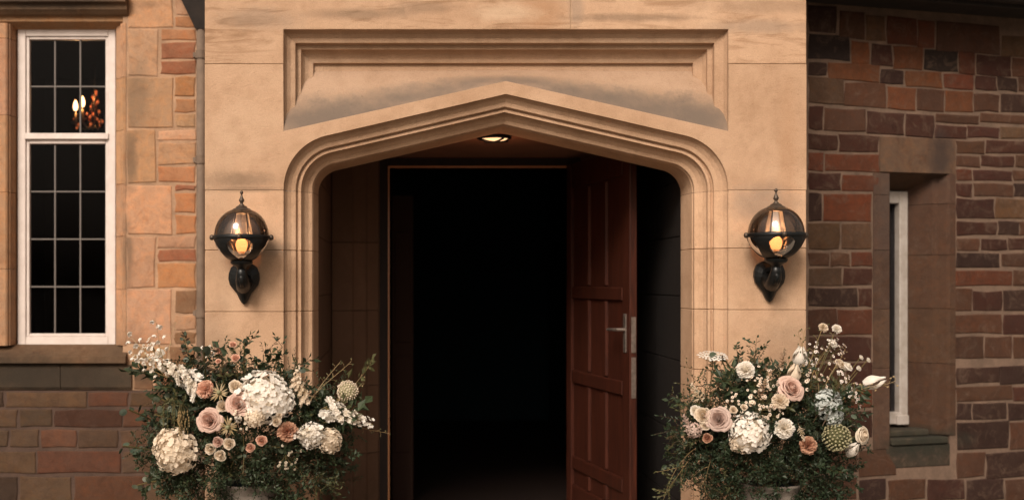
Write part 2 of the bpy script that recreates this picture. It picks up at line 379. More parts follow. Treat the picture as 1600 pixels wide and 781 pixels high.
# side piers with the jamb mouldings, course by course
JT = [297.4, 391, 487, 583, 680, 777, 874, 926]
def jamb_profile(side, e=0.0):
    pts = []
    if side < 0:
        ox, ar, sg = 320, 443, 1
    else:
        ox, ar, sg = 1260, 1138, -1
    xo = XX(ox) + e*sg
    pts.append((xo, 0.37)); pts.append((xo, 0.004+e)); pts.append((XX(ox)+sg*(e+.004), e))
    for o, dp in PROF:
        y = dp/300; pts.append((XX(ar + sg*o) - sg*e*0.8, y + e))
    pts.append((pts[-1][0], 0.37)); return pts
for side in (-1, 1):
    js = JT if side < 0 else [j-3 if i else j for i, j in enumerate(JT)]
    for a, b in zip(js[:-1], js[1:]):
        z1, z0 = ZZ(a+0.45), ZZ(b-0.45); full = jamb_profile(side); ins = jamb_profile(side, 0.0022)
        sec = [(z0, ins), (z0+.0025, full), (z1-.0025, full), (z1, ins)]
        mb = MB(); rr = [[Vector((x, y, z)) for x, y in pr] for z, pr in sec]
        mb.strip(rr, close=True); mb.add(rr[0], [tuple(range(len(full)))]); mb.add(rr[-1], [tuple(range(len(full)))[::-1]])
        mb.build("stone", m_stone, porch)
    pr = jamb_profile(side, 0.005); mb = MB()
    mb.strip([[Vector((x, y, z)) for x, y in pr] for z in (0.12, ZZ(js[0]+0.5))], close=True); mb.build("mortar", m_joint, porch)
# plinth + outer side walls + roof of the porch
mb = MB()
for sg, x in ((-1, XX(320)), (1, XX(1260))):
    mb.box((x, 0.375, 0.0), (x - sg*0.25, YL+0.3, 3.6))
mb.box((XX(320)+0.01, 0.12, ZZ(-118)), (XX(1260)-0.01, 0.37, ZZ(42)))
mb.box((XX(320)+0.01, 0.349, 2.576), (XX(1260)-0.01, 0.368, ZZ(44)))
mb.build("side_wall", m_stone, porch)
mb = MB(); mb.box((XX(320)-0.08, -0.08, 3.61), (XX(1260)+0.08, 2.4, 3.78), bev=0.02); mb.build("roof", m_slate, porch)
# porch inner walls (stone courses) and ceiling
YB = 1.7; xin = [XX(443+47), XX(1138-47)]
cz = [0.12, 0.52, 0.90, 1.30, 1.66, 1.99, 2.30, 2.571]
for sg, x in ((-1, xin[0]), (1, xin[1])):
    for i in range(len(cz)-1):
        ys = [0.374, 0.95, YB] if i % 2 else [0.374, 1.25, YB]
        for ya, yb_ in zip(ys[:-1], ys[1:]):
            mb = MB(); mb.box((x, ya+.002, cz[i]+.002), (x + sg*0.12, yb_-.002, cz[i+1]-.002), bev=0.003); mb.build("stone", m_inner if sg < 0 else m_deep_shade, porch)
    mb = MB(); mb.box((x + sg*0.006, 0.375, 0.1), (x+sg*0.13, YB, 2.7)); mb.build("mortar", m_inner if sg < 0 else m_deep_shade, porch)
CEIL = 2.574
mb = MB(); mb.box((XX(320)+.05, 0.2, CEIL), (XX(1260)-.05, 2.2, CEIL+0.08)); mb.build("ceiling", m_ceil, porch)
# stone surround of the doorway, moulded, on the back wall
for sg, pa, pb in ((-1, 519, 594), (1, 979, 906)):
    pro = [(pa,0.0),(pa-sg*0.0,0.0)]
    cuts = [0.12, 0.6, 1.05, 1.55, 2.0, CEIL-.002]
    for i in range(len(cuts)-1):
        mb = MB(); q = pb - pa
        pl = [(pa, 0.3), (pa, -0.10), (pa+q*.42, -0.10), (pa+q*.45, -0.08), (pa+q*.60, -0.05), (pa+q*.7, -0.045), (pa+q*.74,-0.02), (pa+q*.95, 0.03), (pb, 0.06), (pb, 0.3)]
        ri = [[Vector((XX(p, YB+y_), YB+y_, z)) for p, y_ in pl] for z in (cuts[i]+.002, cuts[i+1]-.002)]
        mb.strip(ri, close=True); mb.add(ri[0], [tuple(range(len(pl)))]); mb.add(ri[1], [tuple(range(len(pl)))[::-1]])
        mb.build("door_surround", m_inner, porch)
# door frame
fr = MB(); yd = YB + 0.05
fr.box((XX(593,yd), yd, 0.12), (XX(606,yd), yd+0.12, CEIL-.003)); fr.box((XX(891,yd), yd, 0.12), (XX(982,yd), yd+0.12, CEIL-.003))
fr.box((XX(606,yd)+.0005, yd+.001, ZZ(259.5,yd)), (XX(891,yd)-.0005, yd+0.12, CEIL-.004))
fr.build("door_frame", m_frame, porch)
b_ = MB(); b_.box((XX(606.3,yd), yd-0.012, 0.12), (XX(608.6,yd), yd+0.03, ZZ(262.5,yd))); b_.box((XX(606.3,yd), yd-0.014, ZZ(262.4,yd)), (XX(889,yd), yd+0.03, ZZ(259.6,yd)))
b_.build("door_edge_highlight", m_highlight, porch)  # thin strip added to draw the highlight along the frame edge
# hall behind the doorway
hl = MB(); X0, X1 = XX(594,yd)-0.3, XX(1010,yd)+0.1
hl.box((X0-0.1, yd+0.125, 0.02), (X0, 7.5, 3.0)); hl.box((X1, yd+0.125, 0.02), (X1+0.1, 7.5, 3.0)); hl.box((X0-0.1, 7.5, 0.02), (X1+0.1, 7.6, 3.0))
hl.box((X0-0.1, yd+0.125, 3.0), (X1+0.1, 7.6, 3.1))
hf = MB(); hf.box((X0, yd+0.122, 0.08), (X1, 7.5, 0.12)); hf.build('hall_floor', m_frame, porch)
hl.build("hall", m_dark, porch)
hp = MB(); hp.box((XX(612,2.4), 2.4, 0.12), (XX(646,2.4), 2.44, ZZ(305,2.4)), bev=0.006)
hp.box((XX(617,2.4), 2.39, 0.5), (XX(641,2.4), 2.402, 1.2), bev=0.004); hp.box((XX(617,2.4), 2.39, 1.3), (XX(641,2.4), 2.402, 2.1), bev=0.004)
hp.build("inner_door", m_darkb, porch)
# open door leaf
DL = 1.17; DT = 0.046
hx, hy = XX(890, YB), YB; fx, fy = XX(990, 0.58), 0.58
ang = math.atan2(fy-hy, fx-hx); L_ = math.hypot(fx-hx, fy-hy)
leaf = bpy.data.objects.new("door", None); COL.objects.link(leaf); leaf.parent = porch; leaf.location = (hx, hy, 0.13); leaf.rotation_euler = (0,0,ang)
tag(leaf, "open red brown panelled door leaf with lever handle")
# local axes: x along the leaf from hinge to free edge, y: +thickness away from visible face
zt = 2.385
def zl(py, s_): yy = hy + (fy-hy)*s_; return ZZ(py, yy) - 0.13
rails = [(0,0.28),(zl(749,.5), zl(728,.5)),(zl(607,.5), zl(586,.5)),(zl(468,.5), zl(448,.5)),(zt-0.16, zt)]
def lbox(name, a, b, bev=0.006, mat=m_door):
    q = MB(); q.box(a, b, bev=bev); return q.build(name, mat, leaf)
vis = -1  # visible face on the y- side of the leaf frame
lbox("panel", (0.01, -0.005, 0.02), (L_-0.01, 0.005, zt-0.01), 0.002)
for a, b in rails: lbox("rail", (0.105, -DT/2+.001, a), (L_-0.125, DT/2-.001, b))
lbox("stile", (0, -DT/2, 0), (0.10, DT/2, zt)); lbox("stile", (L_-0.12, -DT/2, 0), (L_, DT/2, zt))
for k in (1, 2):
    xk = 0.10 + (L_-0.22)*k/3
    for (a, b) in zip(rails[:-1], rails[1:]):
        lbox("muntin", (xk-0.03, -DT/2+.003, a[1]+.001), (xk+0.03, DT/2-.003, b[0]-.001), .012)
# hardware on the free edge and visible face
for pa, pb in ((551, 495), (622, 558)):
    lbox("lock_plate", (L_-0.001, -0.014, ZZ(pa, fy)-0.13), (L_+0.003, 0.014, ZZ(pb, fy)-0.13), 0.001, m_steel)
vy = -1
hd = MB()
nrm = Matrix.Rotation(ang, 3, 'Z') @ Vector((0, -1, 0))
vy = -1 if nrm.dot(Vector((0, -CD, 0)) - Vector(((hx+fx)/2, (hy+fy)/2, 0))) > 0 else 1
hd.box((L_-0.085, vy*(DT/2), ZZ(551,0.62)-.13), (L_-0.045, vy*(DT/2+0.008), ZZ(490,0.62)-.13), bev=0.002)
zh = ZZ(515, 0.62) - 0.13
hd.tube([(L_-0.065, vy*DT/2, zh), (L_-0.065, vy*(DT/2+0.055), zh), (L_-0.09, vy*(DT/2+0.062), zh), (L_-0.20, vy*(DT/2+0.06), zh-0.004)], [0.011,0.010,0.010,0.008], 8)
hd.build("handle", m_steel, leaf, smooth=False)
tag(leaf)

# ceiling light
yc = 0.61; cl = thing("ceiling_light", "small round lit ceiling light seen just under the arch apex", "ceiling light", (XX(772,yc), yc, CEIL))
q = MB(); q.lathe([(0.02,-0.001),(0.095,-0.001),(0.10,-0.014),(0.088,-0.020),(0.080,-0.014)], n=28); q.build("rim", m_black, cl, smooth=True)
q = MB(); q.lathe([(0.080,-0.014),(0.065,-0.022),(0.040,-0.027),(0.0005,-0.029)], n=24); q.build("lens", m_lens, cl, smooth=True)
q = MB()
for a in (0.5, 0.5+pi/2): q.tube([(0.095*cos(a)*t, 0.095*sin(a)*t, -0.022-0.012*(1-t*t)) for t in (-1,-.6,-.2,.2,.6,1)], 0.006, 6)
q.build("guard_bar", m_black, cl, smooth=True)
pl = bpy.data.lights.new("ceiling_bulb", 'POINT'); plo = bpy.data.objects.new("ceiling_bulb", pl); COL.objects.link(plo); plo.parent = cl
plo.location = (0, 0, -0.22); pl.energy = 0.5; pl.color = (1.0, 0.42, 0.2); pl.shadow_soft_size = 0.06

# ================================================================= WALL BLOCKS
def block(w_, h_, th=0.03, proud=0.004, jit=0.007, bev=0.006):
    """one rough dressed block: ragged eight-point outline with a worn arris; local x,z in the wall plane, -y outward"""
    rj = lambda k=1: random.uniform(-jit, jit)*k
    o = [(0,0),(w_*.5,0),(w_,0),(w_,h_*.5),(w_,h_),(w_*.5,h_),(0,h_),(0,h_*.5)]
    o = [(x+rj(), z+rj()*.8) for x, z in o]; c = (w_/2, h_/2); b = min(bev, w_*.2, h_*.2)
    inn = [(x+(b if x < c[0]*.6 else (-b if x > c[0]*1.4 else 0)), z+(b if z < c[1]*.6 else (-b if z > c[1]*1.4 else 0))) for x, z in o]
    mb = MB(); p = proud
    A = [(x, th, z) for x, z in o]; B = [(x, -p+b*.55, z) for x, z in o]; C_ = [(x, -p + random.uniform(-.0015,.0015), z) for x, z in inn]
    mb.strip([A, B, C_], close=True); mb.add(C_ + [(c[0]+rj(3), -p-0.002, c[1]+rj(2))], [(i, (i+1) % 8, 8) for i in range(8)])
    return mb
OR = (0.38,0.18,0.085); TAN = (0.42,0.255,0.155); PALT = (0.48,0.29,0.18); RED = (0.25,0.098,0.054); DRD = (0.15,0.058,0.035); BRN = (0.20,0.11,0.065); DBR = (0.105,0.06,0.042)
def jc(c, k=0.14): f = 0.86*(1+random.uniform(-k, k)); return (c[0]*f*(1+random.uniform(-.05,.05)), c[1]*f, c[2]*f*(1+random.uniform(-.08,.08)))
# ---- left house wall
house = thing("house_wall", "sandstone house wall with tall white leaded window left of the porch", "house", (0, 0, 0))
def lblock(x0, y0, x1, y1, c, mat=None, g_=1.4, name="stone", proud=0.006):
    a = P(x0+g_, y1-g_, YL); b = P(x1-g_, y0+g_, YL)
    mb = block(b.x-a.x, b.z-a.z, proud=proud); o = mb.build(name, mat or m_wallst, house, color=jc(c, .08)); o.location = a; return o
LB = [(200,-30,272,44,PALT),(199,45,249,120,PALT),(198,121,271,201,TAN),(198,202,244,287,TAN),(197,288,271,368,PALT),(197,369,244,450,TAN),(196,451,270,538,PALT),
 (273,-30,306,25,TAN),(273,26,306,44,OR),(251,46,307,64,OR),(250,66,307,93,RED),(251,94,307,117,RED),(273,119,307,153,OR),(273,154,307,177,OR),(273,178,307,200,TAN),
 (246,203,307,221,PALT),(246,222,307,258,TAN),(246,259,307,286,OR),(273,288,307,299,RED),(273,300,307,334,OR),(273,335,307,366,OR),
 (246,368,307,388,TAN),(246,389,307,409,RED),(246,410,307,450,OR),(272,452,307,490,BRN),(272,491,307,516,TAN),(272,517,307,538,BRN),
 (207,540,262,575,TAN),(264,540,307,575,BRN),(207,576,240,609,BRN),(242,576,307,609,RED)]
for b in LB: lblock(*b)
for c in LB: pass
LOW = [(610,637,[-60,8,137,202,307],[DBR,BRN,RED,BRN]),(638,668,[-30,29,83,192,307],[BRN,BRN,DRD,RED]),(669,700,[-80,14,62,121,187,250,307],[BRN,BRN,TAN,BRN,BRN,RED]),
 (702,740,[-40,57,190,252,307],[BRN,RED,BRN,BRN]),(742,790,[-60,29,114,226,307],[DBR,BRN,RED,BRN]),(792,835,[-60,60,150,240,307],[BRN,DRD,BRN,BRN]),(837,885,[-60,90,190,307],[BRN,BRN,RED]),
 (887,880+52,[-60,40,120,230,307],[BRN,BRN,BRN,DRD])]
for y0, y1, xs, cs in LOW:
    xs = [xs[0]-220, xs[0]-110] + xs; cs = [RED, BRN] + cs
    for a, b, c in zip(xs[:-1], xs[1:], cs):
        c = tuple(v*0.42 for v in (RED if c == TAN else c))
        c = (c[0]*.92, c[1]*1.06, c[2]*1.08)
        lblock(a, y0, b, y1, c, g_=2.0, mat=m_wallLow)
# blocks hidden between the pipe and the porch side, and left of the window
yy = -30
while yy < 925:
    h_ = random.choice([24,30,38]); lblock(309, yy, 360, yy+h_, random.choice([OR,TAN,BRN])); lblock(361, yy, 420, yy+h_, random.choice([OR,TAN,BRN])); yy += h_+1
yy = -30
while yy < 560:
    h_ = random.choice([60,80]); lblock(-150, yy, -60, yy+h_, random.choice([PALT,TAN])); lblock(-250, yy, -152, yy+h_, random.choice([OR,TAN,BRN])); yy += h_+1
mb = MB(); mb.box((XX(192,YL), YL+.0, ZZ(609,YL)), (XX(430,YL), YL+0.3, 4.2)); mb.box((XX(-300,YL), YL+.0, ZZ(609,YL)), (XX(-52,YL), YL+0.3, 4.2))
mb.box((XX(-52,YL)+.0005, YL+.0, ZZ(-30,YL)), (XX(192,YL)-.0005, YL+0.3, 4.2)); mb.build("mortar", m_mortarL, house)
mb = MB(); mb.box((XX(-300,YL), YL+.001, 0), (XX(430,YL), YL+0.3, ZZ(609,YL)-.0005)); mb.build("mortar", m_mortarB, house)
# ---- window surround
def wbox(name, x0, y0, x1, y1, ya, yb, c=TAN, bev=0.005, mat=None, par=None):
    q = MB(); q.box((XX(x0,YL), ya, ZZ(y1,YL)), (XX(x1,YL), yb, ZZ(y0,YL)), bev=bev); return q.build(name, mat or m_wallst, par or house, color=c)
def extr(name, prof, zs, mat, color, par, g_=0.0015):
    """plan profile extruded upward between each pair of heights"""
    for a, b in zip(zs[:-1], zs[1:]):
        q = MB(); ri = [[Vector((x, y, z)) for x, y in prof] for z in (a+g_, b-g_)]
        q.strip(ri, close=True); q.add(ri[0], [tuple(range(len(prof)))]); q.add(ri[1], [tuple(range(len(prof)))[::-1]]); q.build(name, mat, par, color=jc(color, .05))
zsW = [ZZ(p, YL) for p in (540, 452, 369, 287, 203, 121, 36)]
extr("window_jamb", [(XX(197,YL),YL+.25),(XX(197,YL),YL-.004),(XX(193,YL),YL-.004),(XX(190,YL),YL+.01),(XX(187.5,YL),YL+.014),(XX(185,YL),YL+.05),(XX(181.5,YL+.07),YL+.07),(XX(181.5,YL+.07),YL+.25)], zsW, m_wallst, TAN, house)
zsW2 = [ZZ(p, YL) for p in (540, 420, 300, 180, 60, 36)]
extr("window_jamb", [(XX(-51,YL),YL+.25),(XX(-51,YL),YL-.004),(XX(9,YL),YL-.004),(XX(11.5,YL),YL+.004),(XX(12,YL),YL+.02),(XX(14,YL),YL+.024),(XX(24,YL+.09),YL+.10),(XX(26,YL+.10),YL+.25)], zsW2, m_wallst, TAN, house)
# lintel with chamfered soffit, hood mould above
q = MB(); pr = [(-.002+YL, -28), (-.002+YL, 24), (YL+.012, 26), (YL+.016, 33), (YL+.085, 41), (YL+.25, 42)]
def hbar(name, pr, x0, x1, mat, color, par=house):
    q = MB(); A = [Vector((XX(x0,YL), y, ZZ(p, YL))) for y, p in pr]; B = [Vector((XX(x1,YL), y, ZZ(p, YL))) for y, p in pr]
    q.strip([A, B], close=True); q.add(A, [tuple(range(len(pr)))]); q.add(B, [tuple(range(len(pr)))[::-1]]); return q.build(name, mat, par, color=color)
hbar("lintel", [(YL+.25,-28)] + pr, -50, 197.2, m_wallst, (0.33,0.2,0.11))
hbar("hood_mould", [(YL-.003,-24),(YL-.06,-6),(YL-.09,-2),(YL-.09,8),(YL-.06,11),(YL-.05,18),(YL-.02,24),(YL-.003,26)], -50, 201, m_wallst, (0.13,0.09,0.06))
# sill
hbar("window_sill", [(YL+.25,538.6),(YL+.09,539),(YL-.05,556),(YL-.055,566),(YL-.003,569)], -60, 199, m_wallst, (0.08,0.048,0.028))
for a_, b_2 in ((-160, -20), (-19, 95), (96, 206)):
    hbar("sill_course", [(YL+.2,568),(YL-.012,569.5),(YL-.02,574),(YL-.018,604),(YL-.006,608.5),(YL+.2,608.5)], a_, b_2, m_wallst, (0.032,0.024,0.017))
# ---- window with frame, panes, lead cames
win = bpy.data.objects.new("window", None); COL.objects.link(win); win.parent = house; tag(win, "tall white framed leaded window of eighteen panes")
YW = YL + 0.10
def wb(name, x0, y0, x1, y1, ya, yb, mat, bev=0.003):
    q = MB(); q.box((XX(x0,YW), ya, ZZ(y1,YW)), (XX(x1,YW), yb, ZZ(y0,YW)), bev=bev); return q.build(name, mat, win)
fq = MB()
for x0,y0,x1,y1,dy in ((27.5,44.5,40,538.5,0),(169,44.5,180.5,538.5,0),(40.1,44.5,168.9,57,.001),(40.1,526,168.9,538.5,.001),(38.5,208.5,170,218,-.012),
                       (40,57,45,526,.012),(164,57,169.2,526,.012),(44.9,57.1,164.1,61.5,.0125),(44.9,521,164.1,525.9,.0125),(44.9,217.9,164.1,224.5,.010)):
    fq.box((XX(x0,YW), YW+dy, ZZ(y1,YW)), (XX(x1,YW), YW+0.055, ZZ(y0,YW)), bev=0.0035)
fq.build("frame", m_white, win)
xs = [45, 84, 123.7, 164]; ys1 = [61.5, 134.5, 208.5]; ys2 = [224.5, 299, 373.5, 448, 521]
for ys in (ys1, ys2):
    for i in range(3):
        for j in range(len(ys)-1):
            q = MB(); tl = random.uniform(-.0015,.0015); t2 = random.uniform(-.0015,.0015)
            a = (XX(xs[i]+.8,YW), ZZ(ys[j+1]-.8,YW)); b = (XX(xs[i+1]-.8,YW), ZZ(ys[j]+.8,YW)); y = YW+.034
            q.add([(a[0],y,a[1]),(b[0],y+tl,a[1]),(b[0],y+tl+t2,b[1]),(a[0],y+t2,b[1]),(a[0],y+.004,a[1]),(b[0],y+tl+.004,a[1]),(b[0],y+tl+t2+.004,b[1]),(a[0],y+t2+.004,b[1])],
                  [(0,1,2,3),(7,6,5,4),(0,4,5,1),(1,5,6,2),(2,6,7,3),(3,7,4,0)]); q.build("pane", m_pane, win)
    for x in xs[1:-1]: wb("glazing_bar", x-1.3, ys[0], x+1.3, ys[-1], YW+.026, YW+.044, m_lead, 0.002)
    for y in ys[1:-1]: wb("glazing_bar", xs[0], y-1.2, xs[-1], y+1.2, YW+.0255, YW+.0435, m_lead, 0.002)
# room behind
rm = MB(); ra, rb = XX(-40,YL), XX(240,YL)
rm.box((ra-.7, YL+.31, .3), (ra-.6, 4.6, 3.6)); rm.box((rb, YL+.31, .3), (rb+.1, 4.6, 3.6)); rm.box((ra-.7, 4.6, .3), (rb+.1, 4.7, 3.6)); rm.box((ra-.7, YL+.305, 3.6), (rb+.1, 4.7, 3.7)); rm.box((ra-.7, YL+.305, .25), (rb+.1, 4.7, .3))
rm.build("room", m_room, house)
mb = MB(); mb.box((XX(-300,YL), YL-.3, 4.21), (XX(430,YL), 5, 4.35)); mb.build("roof", m_slate, house)
# ---- chandelier seen through the glass
yc = 2.3; ch = thing("chandelier", "small lit crystal chandelier glowing inside the left leaded window", "chandelier", tuple(P(138,205,yc)))
def cp(px, py, dy=0): return P(px, py, yc+dy) - P(138, 205, yc)
for px, py in ((118,166),(129,160)):
    q = MB(); c = cp(px, py); q.lathe([(0.003,-.036),(0.014,-.025),(0.018,-.004),(0.014,.018),(0.006,.036),(0.0005,.046)], tuple(c), 12); q.build("flame_bulb", m_flame, ch, smooth=True)
    q = MB(); q.lathe([(0.012,-.12),(0.014,-.05),(0.001,-.046)], tuple(c), 10); q.lathe([(0.004,-.125),(0.035,-.115),(0.03,-.12),(0.004,-.14)], tuple(c), 12); q.build("candle_holder", m_brass, ch, smooth=True)
q = MB()
for px, py in ((118,190),(129,184),(158,186),(142,192)): q.tube([cp(147,196), cp((px+147)/2, 203), cp(px, py+6), cp(px, py)], 0.007, 6)
q.tube([cp(148,100), cp(148,200)], 0.006, 6); q.build("arm", m_brass, ch, smooth=True)
for k in range(30):
    t = k/29; px = 148 + 7*sin(k*2.3)*(0.4+t); py = 142 + 56*t; q = MB(); c = cp(px, py, 0.03*cos(k*1.7)); r_ = 0.007+0.005*abs(sin(k*1.9))
    q.lathe([(0.0005,-r_*1.3),(r_,0),(0.0005,r_*1.3)], tuple(c), 6); q.build("crystal", m_crystal if k % 2 else m_amber, ch)
for px, py in ((120,200),(123,195),(116,186),(136,178),(160,190),(156,196),(140,188)):
    q = MB(); q.lathe([(0.0005,-.013),(0.009,0),(0.0005,.013)], tuple(cp(px,py)), 6); q.build("crystal", m_crystal, ch)
pl = bpy.data.lights.new("chandelier_bulb", 'POINT'); plo = bpy.data.objects.new("chandelier_bulb", pl); COL.objects.link(plo); plo.parent = ch; plo.location = cp(124, 150, -.05); pl.energy = 1.2; pl.color = (1,.5,.2); pl.shadow_soft_size = .03

# ---- downpipe and hopper
yp = YL - 0.06; dpz = thing("downpipe", "weathered grey downpipe with dark hopper head beside the porch corner", "downpipe", (XX(314,yp), yp, 0.02))
q = MB(); q.tube([(0,0,0),(0,0,ZZ(46,yp)-.02)], 0.028, 14); q.build("pipe", m_pipe, dpz, smooth=True)
for z in (0.6, 1.5, 2.45, 3.1):
    q = MB(); q.tube([(0,0,z),(0,0,z+.05)], 0.034, 14); q.box((-.05,.0,z+.01),(.05,.056,z+.04)); q.build("bracket", m_pipe, dpz)
q = MB(); zb = ZZ(47,yp)-.02; zt_ = ZZ(-30,yp)-.02
A = [(-.03,-.03,zb),(.03,-.03,zb),(.03,.05,zb),(-.03,.05,zb)]; B = [(-.17,-.16,zt_-.0),(.13,-.16,zt_),(.13,.05,zt_),(-.17,.05,zt_)]; C_ = [(x,y,zt_+.2) for x,y,_ in B]
q.strip([[Vector(v) for v in r_] for r_ in (A,B,C_)], close=True); q.add(C_, [(0,1,2,3)]); q.build("hopper_head", m_eave, dpz)

# ================================================================= RIGHT BAY WALL (canted)
bay = thing("bay_wall", "canted red sandstone wall with narrow white framed window right of the porch", "house", (0,0,0))
TH = R(16); B0 = Vector((XX(1262, YL), YL, 0)); BD = Vector((cos(TH), sin(TH), 0)); BN = Vector((-sin(TH), cos(TH), 0))   # BN points into the wall
def sray(px, dep=0.0):
    """distance along the wall where the sight line of photo column px meets the wall plane shifted dep inward"""
    a = (px-VX)/F; o = B0 + BN*dep; return (a*(CD+o.y) - o.x)/(BD.x - a*BD.y)
def bpt(s, z, dep=0.0): v = B0 + BD*s + BN*dep; return Vector((v.x, v.y, z))
def zray(px, py, dep=0.0): v = bpt(sray(px, dep), 0, dep); return CZ + (HY-py)*(CD+v.y)/F
Mrot = Matrix.Rotation(TH, 4, 'Z')
def bblock(x0, y0, x1, y1, c, gap=1.3, proud=0.006, name="stone"):
    s0, s1 = sray(x0+gap), sray(x1-gap); xm = (x0+x1)/2; z0, z1 = zray(xm, y1-gap), zray(xm, y0+gap)
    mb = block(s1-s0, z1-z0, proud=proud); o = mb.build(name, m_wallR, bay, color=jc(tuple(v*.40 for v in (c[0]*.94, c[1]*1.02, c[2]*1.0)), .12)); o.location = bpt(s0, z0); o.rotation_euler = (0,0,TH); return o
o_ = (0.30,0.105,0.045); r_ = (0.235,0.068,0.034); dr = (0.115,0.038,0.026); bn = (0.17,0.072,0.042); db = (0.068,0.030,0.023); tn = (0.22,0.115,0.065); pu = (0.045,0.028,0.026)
RB = [(1262,8,1308,53,db),(1310,18,1351,62,bn),(1351,24,1384,66,tn),(1385,26,1433,72,r_),(1433,32,1461,76,r_),(1461,36,1563,84,bn),(1564,56,1625,92,tn),
(1262,54,1329,95,pu),(1329,64,1359,101,o_),(1360,69,1395,105,dr),(1395,72,1443,110,o_),(1443,77,1497,113,pu),(1497,81,1525,118,r_),(1525,86,1580,120,dr),(1580,90,1640,122,bn),
(1262,96,1292,119,db),(1293,99,1375,128,o_),(1375,108,1413,132,db),(1413,111,1473,138,o_),(1473,115,1522,141,r_),(1522,118,1558,143,dr),(1558,120,1590,144,db),(1590,122,1640,146,bn),
(1262,121,1319,163,tn),(1319,129,1385,169,bn),(1385,136,1432,173,o_),(1432,139,1476,175,bn),(1476,142,1521,176,o_),(1521,146,1562,176,bn),(1562,148,1640,177,db),
(1262,165,1287,204,dr),(1287,169,1353,207,bn),(1353,174,1413,211,dr),(1413,178,1460,216,dr),(1460,178,1530,194,bn),(1530,179,1640,195,bn),(1460,196,1511,217,dr),(1511,197,1562,217,dr),(1562,198,1640,219,tn),
(1262,209,1310,236,dr),(1310,211,1374,239,dr),(1262,238,1287,268,r_),(1287,240,1375,270,r_),(1262,270,1314,299,dr),(1314,272,1374,301,r_),(1262,301,1286,347,db),(1286,302,1362,347,(0.30,0.08,0.035)),
(1262,348,1313,391,tn),(1313,348,1362,391,tn),(1262,394,1297,417,bn),(1297,394,1329,417,bn),(1329,393,1376-12,417,r_),(1262,418,1316,448,tn),(1316,418,1363,446,dr),(1262,449,1341,480,db),(1341,449,1363,480,dr),
(1262,482,1308,523,bn),(1308,482,1363,523,r_),(1262,525,1298,564,bn),(1298,525,1363,564,dr),(1262,566,1320,604,bn),(1320,566,1363,604,dr),(1262,606,1363,640,r_),(1262,642,1300,684,bn),(1300,642,1363,684,dr),(1262,686,1340,740,bn),(1340,700,1400,745,bn),
(1493,219,1539,241,bn),(1539,220,1640,242,dr),(1493,243,1532,262,bn),(1532,243,1585,262,dr),(1585,243,1640,264,bn),(1493,264,1519,284,r_),(1519,266,1582,284,dr),(1582,266,1640,284,bn),
(1493,286,1520,308,dr),(1520,286,1583,308,bn),(1583,286,1640,308,db),(1493,310,1554,342,dr),(1554,310,1640,342,tn),(1493,345,1558,369,dr),(1558,345,1592,369,db),(1592,345,1640,369,bn),
(1493,371,1531,392,bn),(1531,372,1574,392,dr),(1574,372,1640,392,dr),(1493,395,1563,419,db),(1563,395,1640,418,bn),(1491,421,1582,448,r_),(1582,421,1640,448,bn),(1491,450,1519,486,bn),(1519,454,1567,486,dr),(1567,452,1640,486,db),
(1491,490,1566,522,bn),(1566,489,1640,522,dr),(1491,524,1537,560,bn),(1537,524,1582,560,bn),(1582,524,1640,560,bn),(1493,572,1562,600,db),(1562,570,1640,600,db),(1493,602,1582,626,bn),(1582,602,1640,626,dr),
(1493,628,1519,656,db),(1519,628,1574,656,db),(1574,628,1640,656,db),(1493,658,1577,702,db),(1577,658,1640,702,bn),(1493,704,1540,746,bn),(1540,704,1640,746,db)]
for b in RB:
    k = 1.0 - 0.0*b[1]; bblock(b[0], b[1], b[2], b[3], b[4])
for y0 in range(747, 930, 36):
    x = 1262 - random.randint(0, 1)
    while x < 1640:
        w_ = random.choice([46, 60, 78]); bblock(x, y0, min(x+w_, 1645), y0+35, random.choice([bn, db, dr, bn])); x += w_+1
x = 1640
for y0 in list(range(-20, 930, 38)):
    x = 1646
    while x < 1740: w_ = random.choice([46,60,78]); bblock(x, y0, x+w_, y0+37, random.choice([bn,dr,r_,db])); x += w_+1
# mortar wall with the window opening left free
def bbox_(name, s0, s1, z0, z1, d0, d1, mat, color=None, bev=0, par=None):
    q = MB(); q.box((s0,d0,z0),(s1,d1,z1), bev=bev); o = q.build(name, mat, par or bay, color=color); o.location = (B0.x,B0.y,0); o.rotation_euler = (0,0,TH); return o
sl0, sr0 = sray(1376), sray(1484); zb0, zt0 = zray(1430,700), zray(1430,262); S9 = sray(1900)
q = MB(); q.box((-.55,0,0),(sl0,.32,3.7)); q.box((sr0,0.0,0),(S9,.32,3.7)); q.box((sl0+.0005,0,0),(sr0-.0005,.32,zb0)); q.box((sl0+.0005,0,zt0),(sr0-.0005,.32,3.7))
o = q.build("mortar", m_mortarR, bay); o.location = (B0.x,B0.y,0); o.rotation_euler = (0,0,TH)
